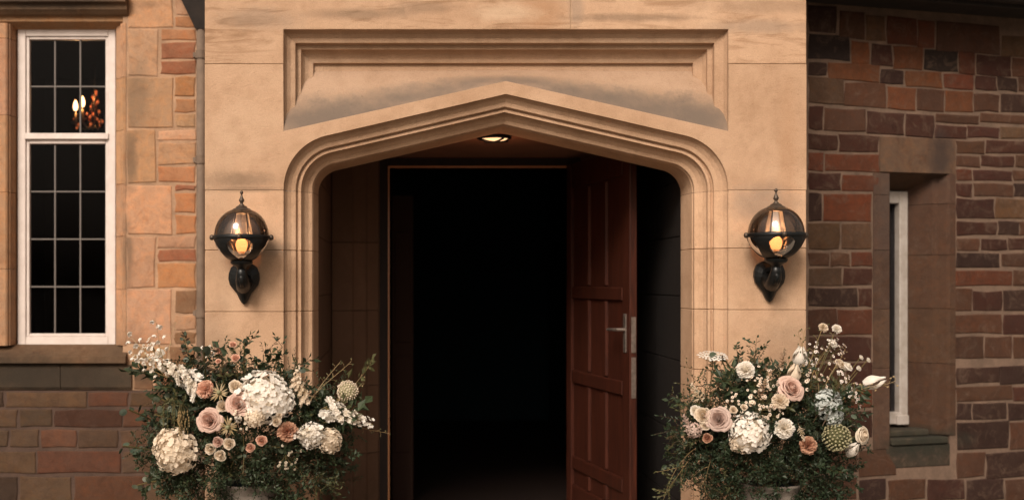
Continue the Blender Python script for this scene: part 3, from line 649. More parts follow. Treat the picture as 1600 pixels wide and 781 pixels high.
# window surround: local coords (s, depth, z)
def bextr(name, prof, zs, color, g_=0.0015):
    for a, b in zip(zs[:-1], zs[1:]):
        q = MB(); ri = [[Vector((x, y, z)) for x, y in prof] for z in (a+g_, b-g_)]
        q.strip(ri, close=True); q.add(ri[0], [tuple(range(len(prof)))]); q.add(ri[1], [tuple(range(len(prof)))[::-1]])
        o = q.build(name, m_wallR, bay, color=jc(color, .1)); o.location = (B0.x,B0.y,0); o.rotation_euler = (0,0,TH)
DW = 0.22
zf = lambda p: zray(1400, p)
sL, sR = sray(1391), sray(1480); sRi = sray(1411, DW)
bextr("window_jamb", [(sray(1364),.3),(sray(1364),-.007),(sL-.012,-.007),(sL,.005),(sL,.03),(sL+.02,.10),(sL+.02,.3)], [zf(p) for p in (700,574,482,391,305,271)], (0.075,0.046,0.033))
bextr("window_jamb", [(sray(1492),.3),(sray(1492),-.007),(sR+.015,-.007),(sR,.006),(sray(1466,.05),.05),(sray(1456,.06),.058),(sRi+.01,DW),(sRi,.3)], [zray(1470,p) for p in (680,568,482,398,318,262)], (0.082,0.045,0.029))
q = MB(); s0, s1 = sray(1374), sray(1492); za, zb_ = zray(1430,216), zray(1430,270)
prl = [(.3,za),(-.008,za),(-.008,zb_),(.015,zb_-.01),(DW,zb_-.10),(.3,zb_-.10)]
A = [Vector((s0,y,z)) for y,z in prl]; B_ = [Vector((s1,y,z)) for y,z in prl]; q.strip([A,B_],close=True); q.add(A,[tuple(range(6))]); q.add(B_,[tuple(range(6))[::-1]])
o = q.build("lintel", m_wallR, bay, color=(0.115,0.07,0.045)); o.location = (B0.x,B0.y,0); o.rotation_euler = (0,0,TH)
zs1 = zray(1430, 676); 
bbox_("window_sill", sL-.0, sR-.004, zs1-.075, zs1-.03, -.02, DW-.0, m_wallR, (0.045,0.042,0.03), .008)
bbox_("window_sill", sL+.0, sR-.10, zs1-.028, zs1+.012, .05, DW+.05, m_wallR, (0.055,0.05,0.036), .006)
bbox_("sill_course", sL-.04, sR+.02, zs1-.22, zs1-.078, -.006, .25, m_wallR, (0.03,0.027,0.02), .006)
wn = bpy.data.objects.new("window", None); COL.objects.link(wn); wn.parent = bay; wn.location = (B0.x,B0.y,0); wn.rotation_euler = (0,0,TH); tag(wn, "narrow deep set window with weathered white frame")
zw0, zw1 = zray(1400,661,DW), zray(1400,300,DW); st = sRi - sray(1398,DW)
q = MB(); q.box((sRi-st, DW-.05, zw0), (sRi, DW+.05, zw1), bev=.006); q.box((sL-.12, DW-.049, zw0), (sL-.03, DW+.05, zw1), bev=.006); q.box((sL-.03, DW-.045, zw0), (sRi-st, DW+.05, zw0+.08), bev=.005); q.box((sL-.03, DW-.045, zw1-.08), (sRi-st, DW+.05, zw1), bev=.005)
q.box((sRi-st-.03, DW-.065, zw0-.002), (sRi-.004, DW-.04, zw0+.06), bev=.004); q.build("frame", m_whiteR, wn)
q = MB(); q.box((sL-.03, DW+.0, zw0+.08), (sRi-st, DW+.006, zw1-.08)); q.build("pane", m_pane, wn)
q = MB(); q.box((sL-.4,.9,zb0-.1),(sR+.3,.95,zt0+.1)); q.box((sL-.42,.322,zb0-.1),(sL-.4,.95,zt0+.1)); q.box((sR+.3,.322,zb0-.1),(sR+.32,.95,zt0+.1)); q.box((sL-.42,.322,zt0+.1),(sR+.32,.95,zt0+.12)); q.box((sL-.42,.322,zb0-.12),(sR+.32,.95,zb0-.1))
o = q.build("room", m_dark, bay); o.location = (B0.x,B0.y,0); o.rotation_euler = (0,0,TH)
# eaves
ze = zray(1262, 4)
bbox_("eaves_soffit", -.5, S9, ze, ze+.05, -.30, .32, m_eave); bbox_("fascia", -.5, S9, ze-.03, ze+.16, -.33, -.302, m_eave, bev=.003)
q = MB(); q.tube([(-.5,-.39,ze+.04),(S9,-.39,ze+.04)], .06, 12); o = q.build("gutter", m_eave, bay, smooth=True); o.location = (B0.x,B0.y,0); o.rotation_euler = (0,0,TH)
q = MB(); q.add([(-.5,-.36,ze+.17),(S9,-.36,ze+.17),(S9,1.8,ze+1.6),(-.5,1.8,ze+1.6),(-.5,-.36,ze+.12),(S9,-.36,ze+.12),(S9,1.8,ze+1.5),(-.5,1.8,ze+1.5)],[(0,1,2,3),(7,6,5,4),(0,4,5,1),(1,5,6,2),(2,6,7,3),(3,7,4,0)])
o = q.build("roof", m_slate, bay); o.location = (B0.x,B0.y,0); o.rotation_euler = (0,0,TH)

# ================================================================= LANTERNS
def lantern(px, py, label, seed, flip):
    y = -0.158; c = P(px, py, y); k = (CD+y)/F     # k metres per photo unit at the lantern
    t = thing("wall_lantern", label, "wall lantern", tuple(c), "globe lanterns either side of the porch arch")
    Rg = 43*k
    up = [(Rg, 0.002)] + [(Rg*cos(a)**0.85, Rg*1.05*sin(a)) for a in [R(8*i) for i in range(1, 11)]]
    q = MB(); q.lathe(up, n=32); q.build("globe_top", m_smoke, t, smooth=True)
    lo = [(Rg, -0.004)] + [(Rg*(cos(a)**1.25), -Rg*0.92*sin(a)) for a in [R(8*i) for i in range(1, 9)]] + [(Rg*.26, -Rg*.93)]
    q = MB(); q.lathe(lo, n=32); q.build("globe_bowl", m_smoke, t, smooth=True)
    # cap and finial
    z = Rg*1.0
    q = MB(); q.lathe([(Rg*.36, z-.012),(Rg*.37, z-.002),(Rg*.30, z+.006),(Rg*.22, z+.010),(Rg*.20,z+.016),(Rg*.15,z+.020),(Rg*.10,z+.022)], n=20); q.build("cap", m_bronze, t, smooth=True)
    q = MB(); f = z+.02; q.lathe([(.013,f),(.015,f+.004),(.008,f+.010),(.007,f+.014),(.013,f+.024),(.014,f+.030),(.008,f+.042),(.005,f+.052),(.004,f+.058),(.0085,f+.064),(.009,f+.069),(.006,f+.075),(.0005,f+.078)], n=14); q.build("finial", m_bronze, t, smooth=True)
    # belt with little bosses
    q = MB(); q.lathe([(Rg*1.0,.010),(Rg*1.03,.010),(Rg*1.045,.005),(Rg*1.045,-.005),(Rg*1.02,-.010),(Rg*.99,-.012),(Rg*1.0,.012)], n=36)
    q.build("belt", m_black, t, smooth=True)
    for j in range(4):
        a = j*pi/2 + R(3*flip); q = MB(); v = Vector((cos(a), sin(a), 0))*Rg*1.07
        q.lathe([(.0005,-.015),(.010,-.011),(.013,0),(.010,.011),(.0005,.015)], tuple(v), 10); q.build("boss", m_bronze, t, smooth=True)
    # four broad ribs with arched openings between them
    for j in range(4):
        a0 = j*pi/2 + R(45+3*flip); q = MB(); rg = []
        for i in range(9):
            th = i/8; a = R(66*th); rr = Rg*1.015*cos(a)**1.25 + .0025; zz = -Rg*0.94*sin(a)
            hw = R(15) + R(28)*max(0, 1-th*3.2)**2 + R(26)*max(0, (th-.5)/.5)**1.6
            rg.append([Vector((rr*cos(a0+u*hw), rr*sin(a0+u*hw), zz)) for u in (-1,-.5,0,.5,1)])
        q.strip(rg); rg2 = [[v*0.975 for v in r2] for r2 in rg]; q.strip(rg2)
        q.strip([[r2[0] for r2 in rg], [r2[0] for r2 in rg2]]); q.strip([[r2[-1] for r2 in rg], [r2[-1] for r2 in rg2]])
        q.build("rib", m_black, t, smooth=True)
    # inner chimney and bulb
    q = MB(); q.lathe([(Rg*.42, .0),(Rg*.40,.02),(Rg*.30, Rg*.6),(Rg*.25, Rg*.86),(Rg*.05,Rg*.9)], n=8); q.build("chimney", m_chim, t)
    for j in range(4):
        a = pi/4 + j*pi/2; q = MB(); q.tube([(Rg*.43*cos(a),Rg*.43*sin(a),0),(Rg*.27*cos(a),Rg*.27*sin(a),Rg*.88)], .0035, 5); q.build("chimney_bar", m_bronze, t)
    q = MB(); zb = -Rg*.28; q.lathe([(.010,zb-.05),(.016,zb-.04),(.026,zb-.02),(.031,zb),(.028,zb+.018),(.016,zb+.034),(.0005,zb+.040)], n=16); q.build("bulb", m_bulb, t, smooth=True)
    q = MB(); q.lathe([(.02,zb-.10),(.035,zb-.09),(.058,zb-.03),(.066,zb+.03)], n=20); q.build("shade_bowl", m_tongue, t, smooth=True)
    q = MB(); q.lathe([(.012,-Rg*.95),(.016,-Rg*.80),(.016,zb-.045),(.010,zb-.04)], n=12); q.build("socket", m_bronze, t, smooth=True)
    # base cup, arm and wall shield
    q = MB(); z0 = -Rg*.86; q.lathe([(Rg*.42,z0),(Rg*.40,z0-.012),(Rg*.30,z0-.022),(Rg*.20,z0-.030),(Rg*.14,z0-.045),(.001,z0-.05)], n=20); q.build("cup", m_black, t, smooth=True)
    ws = 0.158 - 0.004; px_off = 0.006 if px < 800 else -0.012
    q = MB(); q.tube([(0,0,z0-.03),(0,.0,z0-.06),(0,.02,z0-.10),(0,.06,z0-.13),(0,ws-.03,z0-.10)], [.020,.026,.034,.036,.046], 12)
    q.tube([(0,0.0,z0-.05),(0,-.012,z0-.09),(0,.01,z0-.13)], [.012,.016,.010], 8)
    q.build("arm", m_black, t, smooth=True)
    q = MB(); sh = [(-.062,-.03),(-.073,-.06),(-.075,-.09),(-.068,-.12),(-.050,-.145),(-.034,-.165),(-.022,-.195),(-.012,-.212),(0,-.222)]
    out = sh + [(-x, zz) for x, zz in sh[-2::-1]] + [(.04,-.012),(0,-.004),(-.04,-.012)]
    out = [(x*1.08-px_off, zz) for x, zz in out]
    rA = [Vector((x, ws, zz+z0+.0)) for x, zz in out]; rB = [Vector((x, ws-.02, zz+z0)) for x, zz in out]; rC = [Vector((x*.82, ws-.034, (zz+.09)*.86-.09+z0)) for x, zz in out]
    rD = [Vector((x*.55, ws-.05, (zz+.09)*.6-.09+z0)) for x, zz in out]
    q.strip([rA, rB, rC, rD], close=True); q.add(rD, [tuple(range(len(out)))]); q.build("wall_plate", m_black, t, smooth=False)
    pl = bpy.data.lights.new("lantern_lamp", 'POINT'); po = bpy.data.objects.new("lantern_lamp", pl); COL.objects.link(po); po.parent = t
    po.location = (0, -.0, zb+.055); pl.energy = 0.4; pl.color = (1.0,.48,.2); pl.shadow_soft_size = .02
lantern(377.5, 371, "lit smoked globe lantern on black bracket left of the porch arch", 1, 1)
lantern(1212.5, 367.5, "lit smoked globe lantern on black bracket right of the porch arch", 2, -1)

# ================================================================= URNS
YU = -0.42
def urn(px, label):
    c = P(px, 760, YU); t = thing("flower_urn", label, "urn", (c.x, YU, 0), "stone urns under the flower arrangements")
    zt = ZZ(752, YU)
    q = MB(); q.lathe([(.10,zt-.12),(.148,zt-.04),(.152,zt-.02),(.162,zt-.008),(.163,zt),(.155,zt+.003),(.148,zt-.015)][::1], n=36); q.build("rim", m_urn, t, smooth=True)
    q = MB(); q.lathe([(.146,zt-.045),(.142,zt-.12),(.135,zt-.22),(.10,zt-.30),(.055,zt-.34),(.042,zt-.37),(.05,zt-.40),(.09,zt-.43),(.10,zt-.45)], n=36)
    q.build("bowl", m_urn, t, smooth=True)
    q = MB(); q.box((-.14,-.14,.0),(.14,.14,zt-.45), bev=.012); q.build("plinth", m_urn, t)
    q = MB(); q.lathe([(.147,zt-.02),(.001,zt+.03)], n=20); q.build("soil", m_dark, t)
urn(392, "pale stone urn under the left flower arrangement")
urn(1200, "pale stone urn under the right flower arrangement")

# ================================================================= FLOWERS
def petal_mat(name, c, cc=None, rad=1.0, trans=0.35, rough=0.55):
    """petal colour from the heart (cc) outward (c), with light passing through the petals"""
    m = N(name); tc = m.n("ShaderNodeTexCoord"); ln = m.n("ShaderNodeVectorMath", operation='LENGTH'); m.l(tc.outputs["Object"], ln.inputs[0])
    nz = m.noise(tc.outputs["Object"], 3.5, 3)
    b = m.ramp(m.mr(ln.outputs["Value"], 0.1, 0.95), [(0, cc or c), (0.75, c), (1, tuple(min(0.9, v*1.06) for v in c))])
    b = m.mix(m.mr(nz, 0.4, 0.7, 0, 0.5), b, m.mix(1, b, (0.86,0.80,0.74), 'MULTIPLY'))
    m.col(b); m.rough(rough); m.b.inputs["Specular IOR Level"].default_value = 0.3
    t = m.n("ShaderNodeBsdfTranslucent"); m.l(b, t.inputs[0]); mxs = m.n("ShaderNodeMixShader"); mxs.inputs[0].default_value = trans
    m.l(m.b.outputs[0], mxs.inputs[1]); m.l(t.outputs[0], mxs.inputs[2]); m.l(mxs.outputs[0], m.out.inputs[0]); return m.m
def leaf_mat(name, c1, c2, rough=0.5):
    m = N(name); oi = m.n("ShaderNodeObjectInfo"); nz = m.noise(m.pos(), 25, 2)
    b = m.mix(oi.outputs["Random"], c1, c2); b = m.mix(m.mr(nz,0.35,0.65,0,0.6), b, m.mix(1, b, (1.5,1.4,1.1), 'MULTIPLY'))
    m.col(b); m.rough(rough); m.b.inputs["Specular IOR Level"].default_value = 0.35
    t = m.n("ShaderNodeBsdfTranslucent"); m.l(b, t.inputs[0]); mxs = m.n("ShaderNodeMixShader"); mxs.inputs[0].default_value = 0.2
    m.l(m.b.outputs[0], mxs.inputs[1]); m.l(t.outputs[0], mxs.inputs[2]); m.l(mxs.outputs[0], m.out.inputs[0]); return m.m
p_blush = petal_mat("blush_petal", (0.70,0.51,0.43), (0.66,0.43,0.34)); p_peach = petal_mat("peach_petal", (0.76,0.49,0.37), (0.72,0.42,0.30))
p_cream = petal_mat("cream_petal", (0.80,0.70,0.57), (0.77,0.65,0.50)); p_white = petal_mat("white_petal", (0.86,0.82,0.76), (0.82,0.75,0.63))
p_ivory = petal_mat("ivory_petal", (0.76,0.66,0.53), (0.62,0.50,0.33)); p_mauve = petal_mat("dusty_mauve_petal", (0.62,0.48,0.42), (0.56,0.41,0.35))
p_blue = petal_mat("pale_blue_grey_petal", (0.56,0.60,0.58), (0.45,0.48,0.42)); p_green = petal_mat("green_cream_seedhead", (0.42,0.39,0.24), (0.20,0.22,0.10))
p_tanf = petal_mat("antique_peach_petal", (0.58,0.35,0.24), (0.42,0.17,0.10)); p_dust = petal_mat("dried_flower", (0.50,0.38,0.27), (0.36,0.22,0.14)); p_wax = petal_mat("wax_flower_heart", (0.30,0.06,0.05), (0.28,0.05,0.04))
l_dark = leaf_mat("dark_green_leaf", (0.020,0.034,0.018), (0.042,0.060,0.030)); l_mid = leaf_mat("olive_leaf", (0.05,0.06,0.026), (0.085,0.085,0.04)); l_euc = leaf_mat("eucalyptus_leaf", (0.05,0.075,0.055), (0.085,0.10,0.07))
l_brown = leaf_mat("brown_leaf", (0.05,0.03,0.017), (0.085,0.055,0.03)); l_stem = leaf_mat("stem_green", (0.09,0.08,0.035), (0.14,0.11,0.05)); l_straw = leaf_mat("dry_grass", (0.22,0.16,0.08), (0.30,0.22,0.12))
U = random.uniform
def m_rose(seed, opn=1.0, n=26):
    random.seed(seed); mb = MB()
    for i in range(n):
        t = i/(n-1); Rt = 0.05 + 0.87*t**0.95*opn; W = 1.5 - 0.65*t + U(-.06,.06); a0 = i*2.399 + U(-.15,.15)
        zt = 0.52 - 0.62*t*opn + U(-.03,.03); op = opn*t; tilt = U(-.06,.06)
        rows_ = []
        for j in range(7):
            v = j/6; r = []
            for k in range(7):
                u = -1 + k/3; e = (1-abs(u)**2.6)**.5 if abs(u) < 1 else 0
                vv = v*(0.60+0.40*e)
                rad = Rt*(0.30 + 0.72*sin(min(1, vv*1.15)*pi/2)) + (0.20*op*max(0, vv-.72)/.28)*Rt - (1-op)*0.10*max(0, vv-.7)
                rad += 0.02*sin(u*5+i)*vv; rad *= 1 - .75*max(0, 1-t/.4)*vv
                z = -0.62 + (zt+0.62)*sin(vv*pi/2)**0.9 - op*0.24*max(0, (vv-.80)/.20)**1.5 + tilt*u
                a = a0 + u*W*(0.45+0.55*min(1, v*1.6)); r.append(Vector((rad*cos(a), rad*sin(a), z)))
            rows_.append(r)
        mb.strip(rows_)
    mb.lathe([(0.0005,-.75),(.2,-.7),(.3,-.55),(.12,-.45)], n=8, mi=1)
    for k in range(5):
        a = k*1.257; mb.add([(.2*cos(a-.3),.2*sin(a-.3),-.62),(.2*cos(a+.3),.2*sin(a+.3),-.62),(.62*cos(a),.62*sin(a),-.52)],[(0,1,2)],1)
    return mb
def m_carn(seed, n=46):
    random.seed(seed); mb = MB()
    for i in range(n):
        t = (i+.5)/n; th = math.acos(1-t*1.05) if t*1.05 < 1 else pi/2; a0 = i*2.399; L = U(.82,1.05)
        d_ = Vector((sin(th)*cos(a0), sin(th)*sin(a0), cos(th)*0.8)); s_ = Vector((-sin(a0), cos(a0), 0)); roll = U(-1.2,1.2)
        s_ = (s_*cos(roll) + d_.cross(s_)*sin(roll)); n_ = d_.cross(s_); rows_ = []
        for j in range(4):
            v = (0, .5, .82, 1)[j]; w_ = (0.05,.22,.36,.42)[j]; r = []
            for k in range(8):
                u = -1 + 2*k/7; zig = (0.09 if k % 2 else -0.05)*(j > 1) * (1 if j == 3 else .6)
                r.append(d_*(L*v + zig*.5 - .10*u*u*v) + s_*(u*w_) + n_*(0.11*sin(k*2.4+i)*v + zig) - Vector((0,0,.25)))
            rows_.append(r)
        mb.strip(rows_)
    mb.lathe([(.02,-.8),(.16,-.7),(.2,-.3)], n=7, mi=1)
    return mb
def floret(mb, c, d_, s, n=4, cup=.25, mi=0, wd=.52, roll=None):
    d_ = d_.normalized(); a = d_.orthogonal().normalized(); b = d_.cross(a); ro = U(0, 6) if roll is None else roll
    for k in range(n):
        q = ro + 2*pi*k/n; r = a*cos(q)+b*sin(q); t = d_.cross(r); tw = U(-.15,.15)
        p = [c, c + r*s*.5 + t*s*wd*.95 + d_*s*(cup*.5+tw), c + r*s*.95 + t*s*wd*.45 + d_*s*cup, c + r*s*.95 - t*s*wd*.45 + d_*s*cup*.9, c + r*s*.5 - t*s*wd*.95 + d_*s*(cup*.5-tw), c + r*s*.5 + d_*s*cup*.12]
        mb.add(p, [(0,1,5),(1,2,5),(2,3,5),(3,4,5),(4,0,5)], mi)
def m_hyd(seed, n=140, flat=.72):
    random.seed(seed); mb = MB(); mb.lathe([(.01,.55),(.5,.42),(.72,.05),(.55,-.35),(.1,-.5)], n=10, mi=1)
    for i in range(n):
        t = (i+.5)/n; z = 1-1.35*t; r = math.sqrt(max(0,1-z*z)); a = i*2.399+U(-.2,.2); k = U(.78,1.0)
        d_ = Vector((r*cos(a), r*sin(a), z)); c = Vector((d_.x*k, d_.y*k, d_.z*k*flat)); floret(mb, c, d_ + Vector((U(-.4,.4),U(-.4,.4),U(-.4,.4))), U(.125,.175), 4, U(.05,.3))
    return mb
def m_spike(seed, n=64, dens=1.0, taper=.6):
    """flower spike along x from -1 to 1, blooms all round"""
    random.seed(seed); mb = MB(); mb.tube([(-1.1,0,0),(-.3,0,.03),(.5,0,.02),(1.05,0,-.04)], .02, 5, 1)
    for i in range(n):
        t = i/(n-1); x = -1 + 2*t; a = i*2.2; k = (1 - taper*t)*.42*U(.8,1.15)
        d_ = Vector((.35+U(-.2,.2), cos(a), sin(a)+.25)); c = Vector((x, cos(a)*k*.7, sin(a)*k*.7+.03)) + rv(.07)
        floret(mb, c, d_+rv(.3), k*.50, 5, .35, 0, .5)
        if t < .8: floret(mb, c + d_.normalized()*k*.12, d_+rv(.3), k*.32, 4, .7, 0, .45)
    return mb
def m_ball(seed, n=150, flat=1.0, r0=1.0):
    random.seed(seed); mb = MB(); mb.lathe([(.001,.85*flat),(.6,.6*flat),(.85,0),(.6,-.6*flat),(.001,-.85*flat)], n=10, mi=1)
    for i in range(n):
        t = (i+.5)/n; z = 1-1.8*t; r = math.sqrt(max(0,1-z*z)); a = i*2.399
        d_ = Vector((r*cos(a), r*sin(a), z*flat)); q = U(.07,.105)
        mb.lathe([(.0005,q),(q*.9,q*.3),(q*.8,-q*.4),(.0005,-q)], tuple(d_*U(.88,1.0)), 5)
    return mb
def m_umbel(seed):
    random.seed(seed); mb = MB()
    for i in range(70):
        r = math.sqrt((i+.5)/70); a = i*2.399; z = .16*(1-r*r)+U(-.03,.03); c = Vector((r*cos(a), r*sin(a), z))
        floret(mb, c, Vector((c.x*.3,c.y*.3,1)), U(.09,.13), 5, .1)
        if i % 4 == 0: mb.tube([(0,0,-.55), tuple(c*.6+Vector((0,0,-.2))), tuple(c)], .012, 3, 1, False)
    mb.tube([(0,0,-1.6),(0.05,0,-1),(0,0,-.5)], .03, 5, 1); return mb
def m_bud(seed, slim=.62):
    random.seed(seed); mb = MB()
    for i in range(8):
        inn = 0.72 if i < 3 else 1; a0 = i*2.1; rows_ = []
        for j in range(7):
            v = j/6; prof = (sin(pi*min(1, .12+v*.88))**.7)*slim*inn; prof = max(prof, (.10 if v < .5 else .16)*inn) + (0.10*max(0,v-.85)/.15 if i > 5 else 0)
            r = []
            for k in range(6):
                u = -1+2*k/5; e = 1-.25*u*u*v; a = a0+u*.85*(1-.35*v); r.append(Vector((prof*cos(a), prof*sin(a), -.9+1.9*v*e)))
            rows_.append(r)
        mb.strip(rows_)
    mb.lathe([(.02,-1.2),(.12,-1.0),(.22,-.85),(.1,-.7)], n=8, mi=1)
    for k in range(4): a=k*1.57; mb.add([(.2*cos(a-.5),.2*sin(a-.5),-.9),(.2*cos(a+.5),.2*sin(a+.5),-.9),(.55*cos(a),.55*sin(a),-.35)],[(0,1,2)],1)
    return mb
def m_thistle(seed):
    random.seed(seed); mb = MB(); mb.lathe([(.0005,.45),(.16,.38),(.22,.15),(.16,-.1),(.05,-.2)], n=9, mi=0)
    for i in range(16):
        a = i*2.399; e = U(-.1,.35); L = U(.75,1.1); t = Vector((-sin(a), cos(a), 0))*.045; d_ = Vector((cos(a), sin(a), e))
        mb.add([d_*.1+t, d_*.1-t, d_*L*.6-t*1.3, d_*L, d_*L*.6+t*1.3], [(0,1,2,4),(4,2,3)], 1)
    return mb
def leafq(mb, c, d_, up, L, wd, mi=0):
    s_ = d_.cross(up)
    if s_.length < .01: s_ = d_.orthogonal()
    s_.normalize(); nn = s_.cross(d_)
    mb.add([c, c+d_*L*.45+s_*L*wd+nn*L*.08, c+d_*L-nn*L*.08, c+d_*L*.45-s_*L*wd+nn*L*.08, c+d_*L*.5-nn*L*.03], [(0,1,4),(1,2,4),(2,3,4),(3,0,4)], mi)
def rv(k=1): return Vector((U(-k,k), U(-k,k), U(-k,k)))
def m_sprig(seed, twigs=6, nl=8, ll=.085, wd=.24, bend=.35, stem=.008, tl=.42):
    """leafy branch along z, length 1"""
    random.seed(seed); mb = MB(); bx, by = U(-bend,bend), U(-bend,bend)
    pt = lambda t: Vector((bx*t*t, by*t*t, t)); mb.tube([pt(i/6) for i in range(7)], [stem*(1.2-.9*i/6) for i in range(7)], 3, 1, False)
    for i in range(twigs):
        t0 = .15+.75*i/max(1,twigs-1); a = i*2.4+U(-.4,.4); d_ = Vector((cos(a), sin(a), U(.5,1.0))).normalized(); L = tl*U(.6,1.1)*(1.15-.6*t0)
        o = pt(t0); cur = rv(.25); pp = [o + d_*L*q + cur*L*q*q for q in (0,.33,.66,1)]; mb.tube(pp, [stem*.6,stem*.5,stem*.4,stem*.25], 3, 1, False)
        for j in range(nl):
            q = (j+1)/nl; c = o + d_*L*q + cur*L*q*q; sd_ = 1 if j % 2 else -1; pr = d_.cross(Vector((U(-.4,.4),U(-.4,.4),1))).normalized()*sd_
            dd = (d_*.6 + pr*.9 + rv(.35)).normalized()
            if j == nl-1: dd = d_
            leafq(mb, c, dd, rv(1).normalized(), ll*U(.75,1.25), wd)
    for j in range(7):
        q = .55+.45*j/6; dd = (Vector((0,0,.6))+rv(.9)).normalized(); leafq(mb, pt(q), dd, rv(1), ll, wd)
    return mb
def m_round(seed):
    random.seed(seed); mb = MB(); bx = U(-.3,.3); pt = lambda t: Vector((bx*t*t, 0, t)); mb.tube([pt(i/5) for i in range(6)], .010, 4, 1, False)
    for i in range(12):
        t = .25+.75*i/11; a = i*1.9; d_ = Vector((cos(a), sin(a), .5+U(-.3,.3))).normalized(); s_ = d_.cross(rv(1)).normalized(); L = U(.11,.17)*(1.2-.5*t); c = pt(t)+d_*.03
        ring_ = [c + d_*L*(.5-.5*cos(q)) + s_*L*.42*sin(q) for q in [k*pi/4 for k in range(8)]]; mb.add(ring_ + [c+d_*L*.5+d_.cross(s_)*L*.07], [(k,(k+1)%8,8) for k in range(8)])
    return mb
def m_wisp(seed, n=6, bells=False):
    """airy stem along z with a few thin side stems ending in small buds"""
    random.seed(seed); mb = MB(); bx = U(.1,.35); pt = lambda t: Vector((bx*t*t, .05*sin(t*5), t)); mb.tube([pt(i/7) for i in range(8)], [.007]*4+[.004]*4, 3, 1, False)
    for i in range(n*2):
        t = .3+.7*i/(n*2-1); a = i*2.4; e = pt(t)+Vector((cos(a)*.09, sin(a)*.09, .05 if not bells else -.03))*(1.3-t*.6); mb.tube([pt(t), (pt(t)+e)/2+Vector((0,0,.015)), e], .003, 3, 1, False)
        if bells: floret(mb, e, Vector((cos(a)*.6, sin(a)*.6, -1)), .05, 5, .9, 0, .5)
        else: mb.lathe([(.0005,.018),(.010,.004),(.007,-.012),(.0005,-.016)], tuple(e), 5)
    return mb
def m_wax(seed, n=16):
    random.seed(seed); mb = MB()
    for i in range(n):
        e = Vector((U(-1,1), U(-1,1), U(-.35,.35))); mb.tube([(0,0,-1.1), tuple(e*.5+Vector((0,0,-.4))), tuple(e)], .012, 3, 1, False); d_ = e*.4+Vector((0,0,1)); floret(mb, e, d_, U(.12,.17), 5, .15, 0, .55)
        mb.lathe([(.0005,.06),(.045,.03),(.03,-.03)], tuple(e + d_.normalized()*.02), 5, 2)
    return mb
def m_astilbe(seed):
    random.seed(seed); mb = MB(); mb.tube([(0,0,-1.2),(0,0,1)], .02, 4, 1, False)
    for i in range(22):
        t = i/21; z = -.7+1.7*t; a = i*2.4; L = .55*(1-t*.85)
        for j in range(6):
            q = (j+1)/6; c = Vector((cos(a)*L*q, sin(a)*L*q, z+L*q*.55)); floret(mb, c, rv(1)+Vector((0,0,.6)), .075*(1.2-.4*q), 4, .4, 0, .5)
    return mb
def m_drop(seed):
    """hanging catkins of small seeds"""
    random.seed(seed); mb = MB()
    for i in range(9):
        x = U(-.35,.35); y = U(-.2,.2); L = U(.6,1.2); mb.tube([(x*.3,y*.3,.2),(x,y,0),(x*1.1,y,-L)], .008, 3, 1, False)
        for j in range(9): mb.lathe([(.0005,.06),(.028,.0),(.0005,-.06)], (x*1.1+U(-.05,.05), y+U(-.05,.05), -L*(j+1)/9), 4)
    return mb
_lib = {}
def lib(kind, seed, mats):
    key = (kind, seed, tuple(m.name for m in mats))
    if key not in _lib:
        fn, kw, sm = {'rose': (m_rose, {}, 1), 'rose_tight': (m_rose, dict(opn=.72, n=20), 1), 'carnation': (m_carn, {}, 0), 'hydrangea': (m_hyd, {}, 0), 'flower_spike': (m_spike, {}, 0), 'seed_ball': (m_ball, {}, 0),
            'lace_flower': (m_umbel, {}, 0), 'rose_bud': (m_bud, {}, 1), 'thistle': (m_thistle, {}, 0), 'leaf_sprig': (m_sprig, {}, 0), 'leaf_sprig_big': (m_sprig, dict(twigs=5, nl=6, ll=.15, wd=.27), 0), 'fine_sprig': (m_sprig, dict(twigs=8, nl=12, ll=.055, wd=.2, tl=.5), 0),
            'eucalyptus_stem': (m_round, {}, 0), 'bud_stem': (m_wisp, {}, 0), 'bell_stem': (m_wisp, dict(n=5, bells=True), 0), 'wax_flower': (m_wax, {}, 0), 'astilbe': (m_astilbe, {}, 0), 'hanging_catkin': (m_drop, {}, 0)}[kind]
        _lib[key] = fn(seed, **kw).mesh(kind, list(mats), bool(sm))
    return _lib[key]
NAMES = {'rose_tight': 'rose', 'leaf_sprig_big': 'leaf_sprig', 'fine_sprig': 'leaf_sprig'}
urn_dx = 0
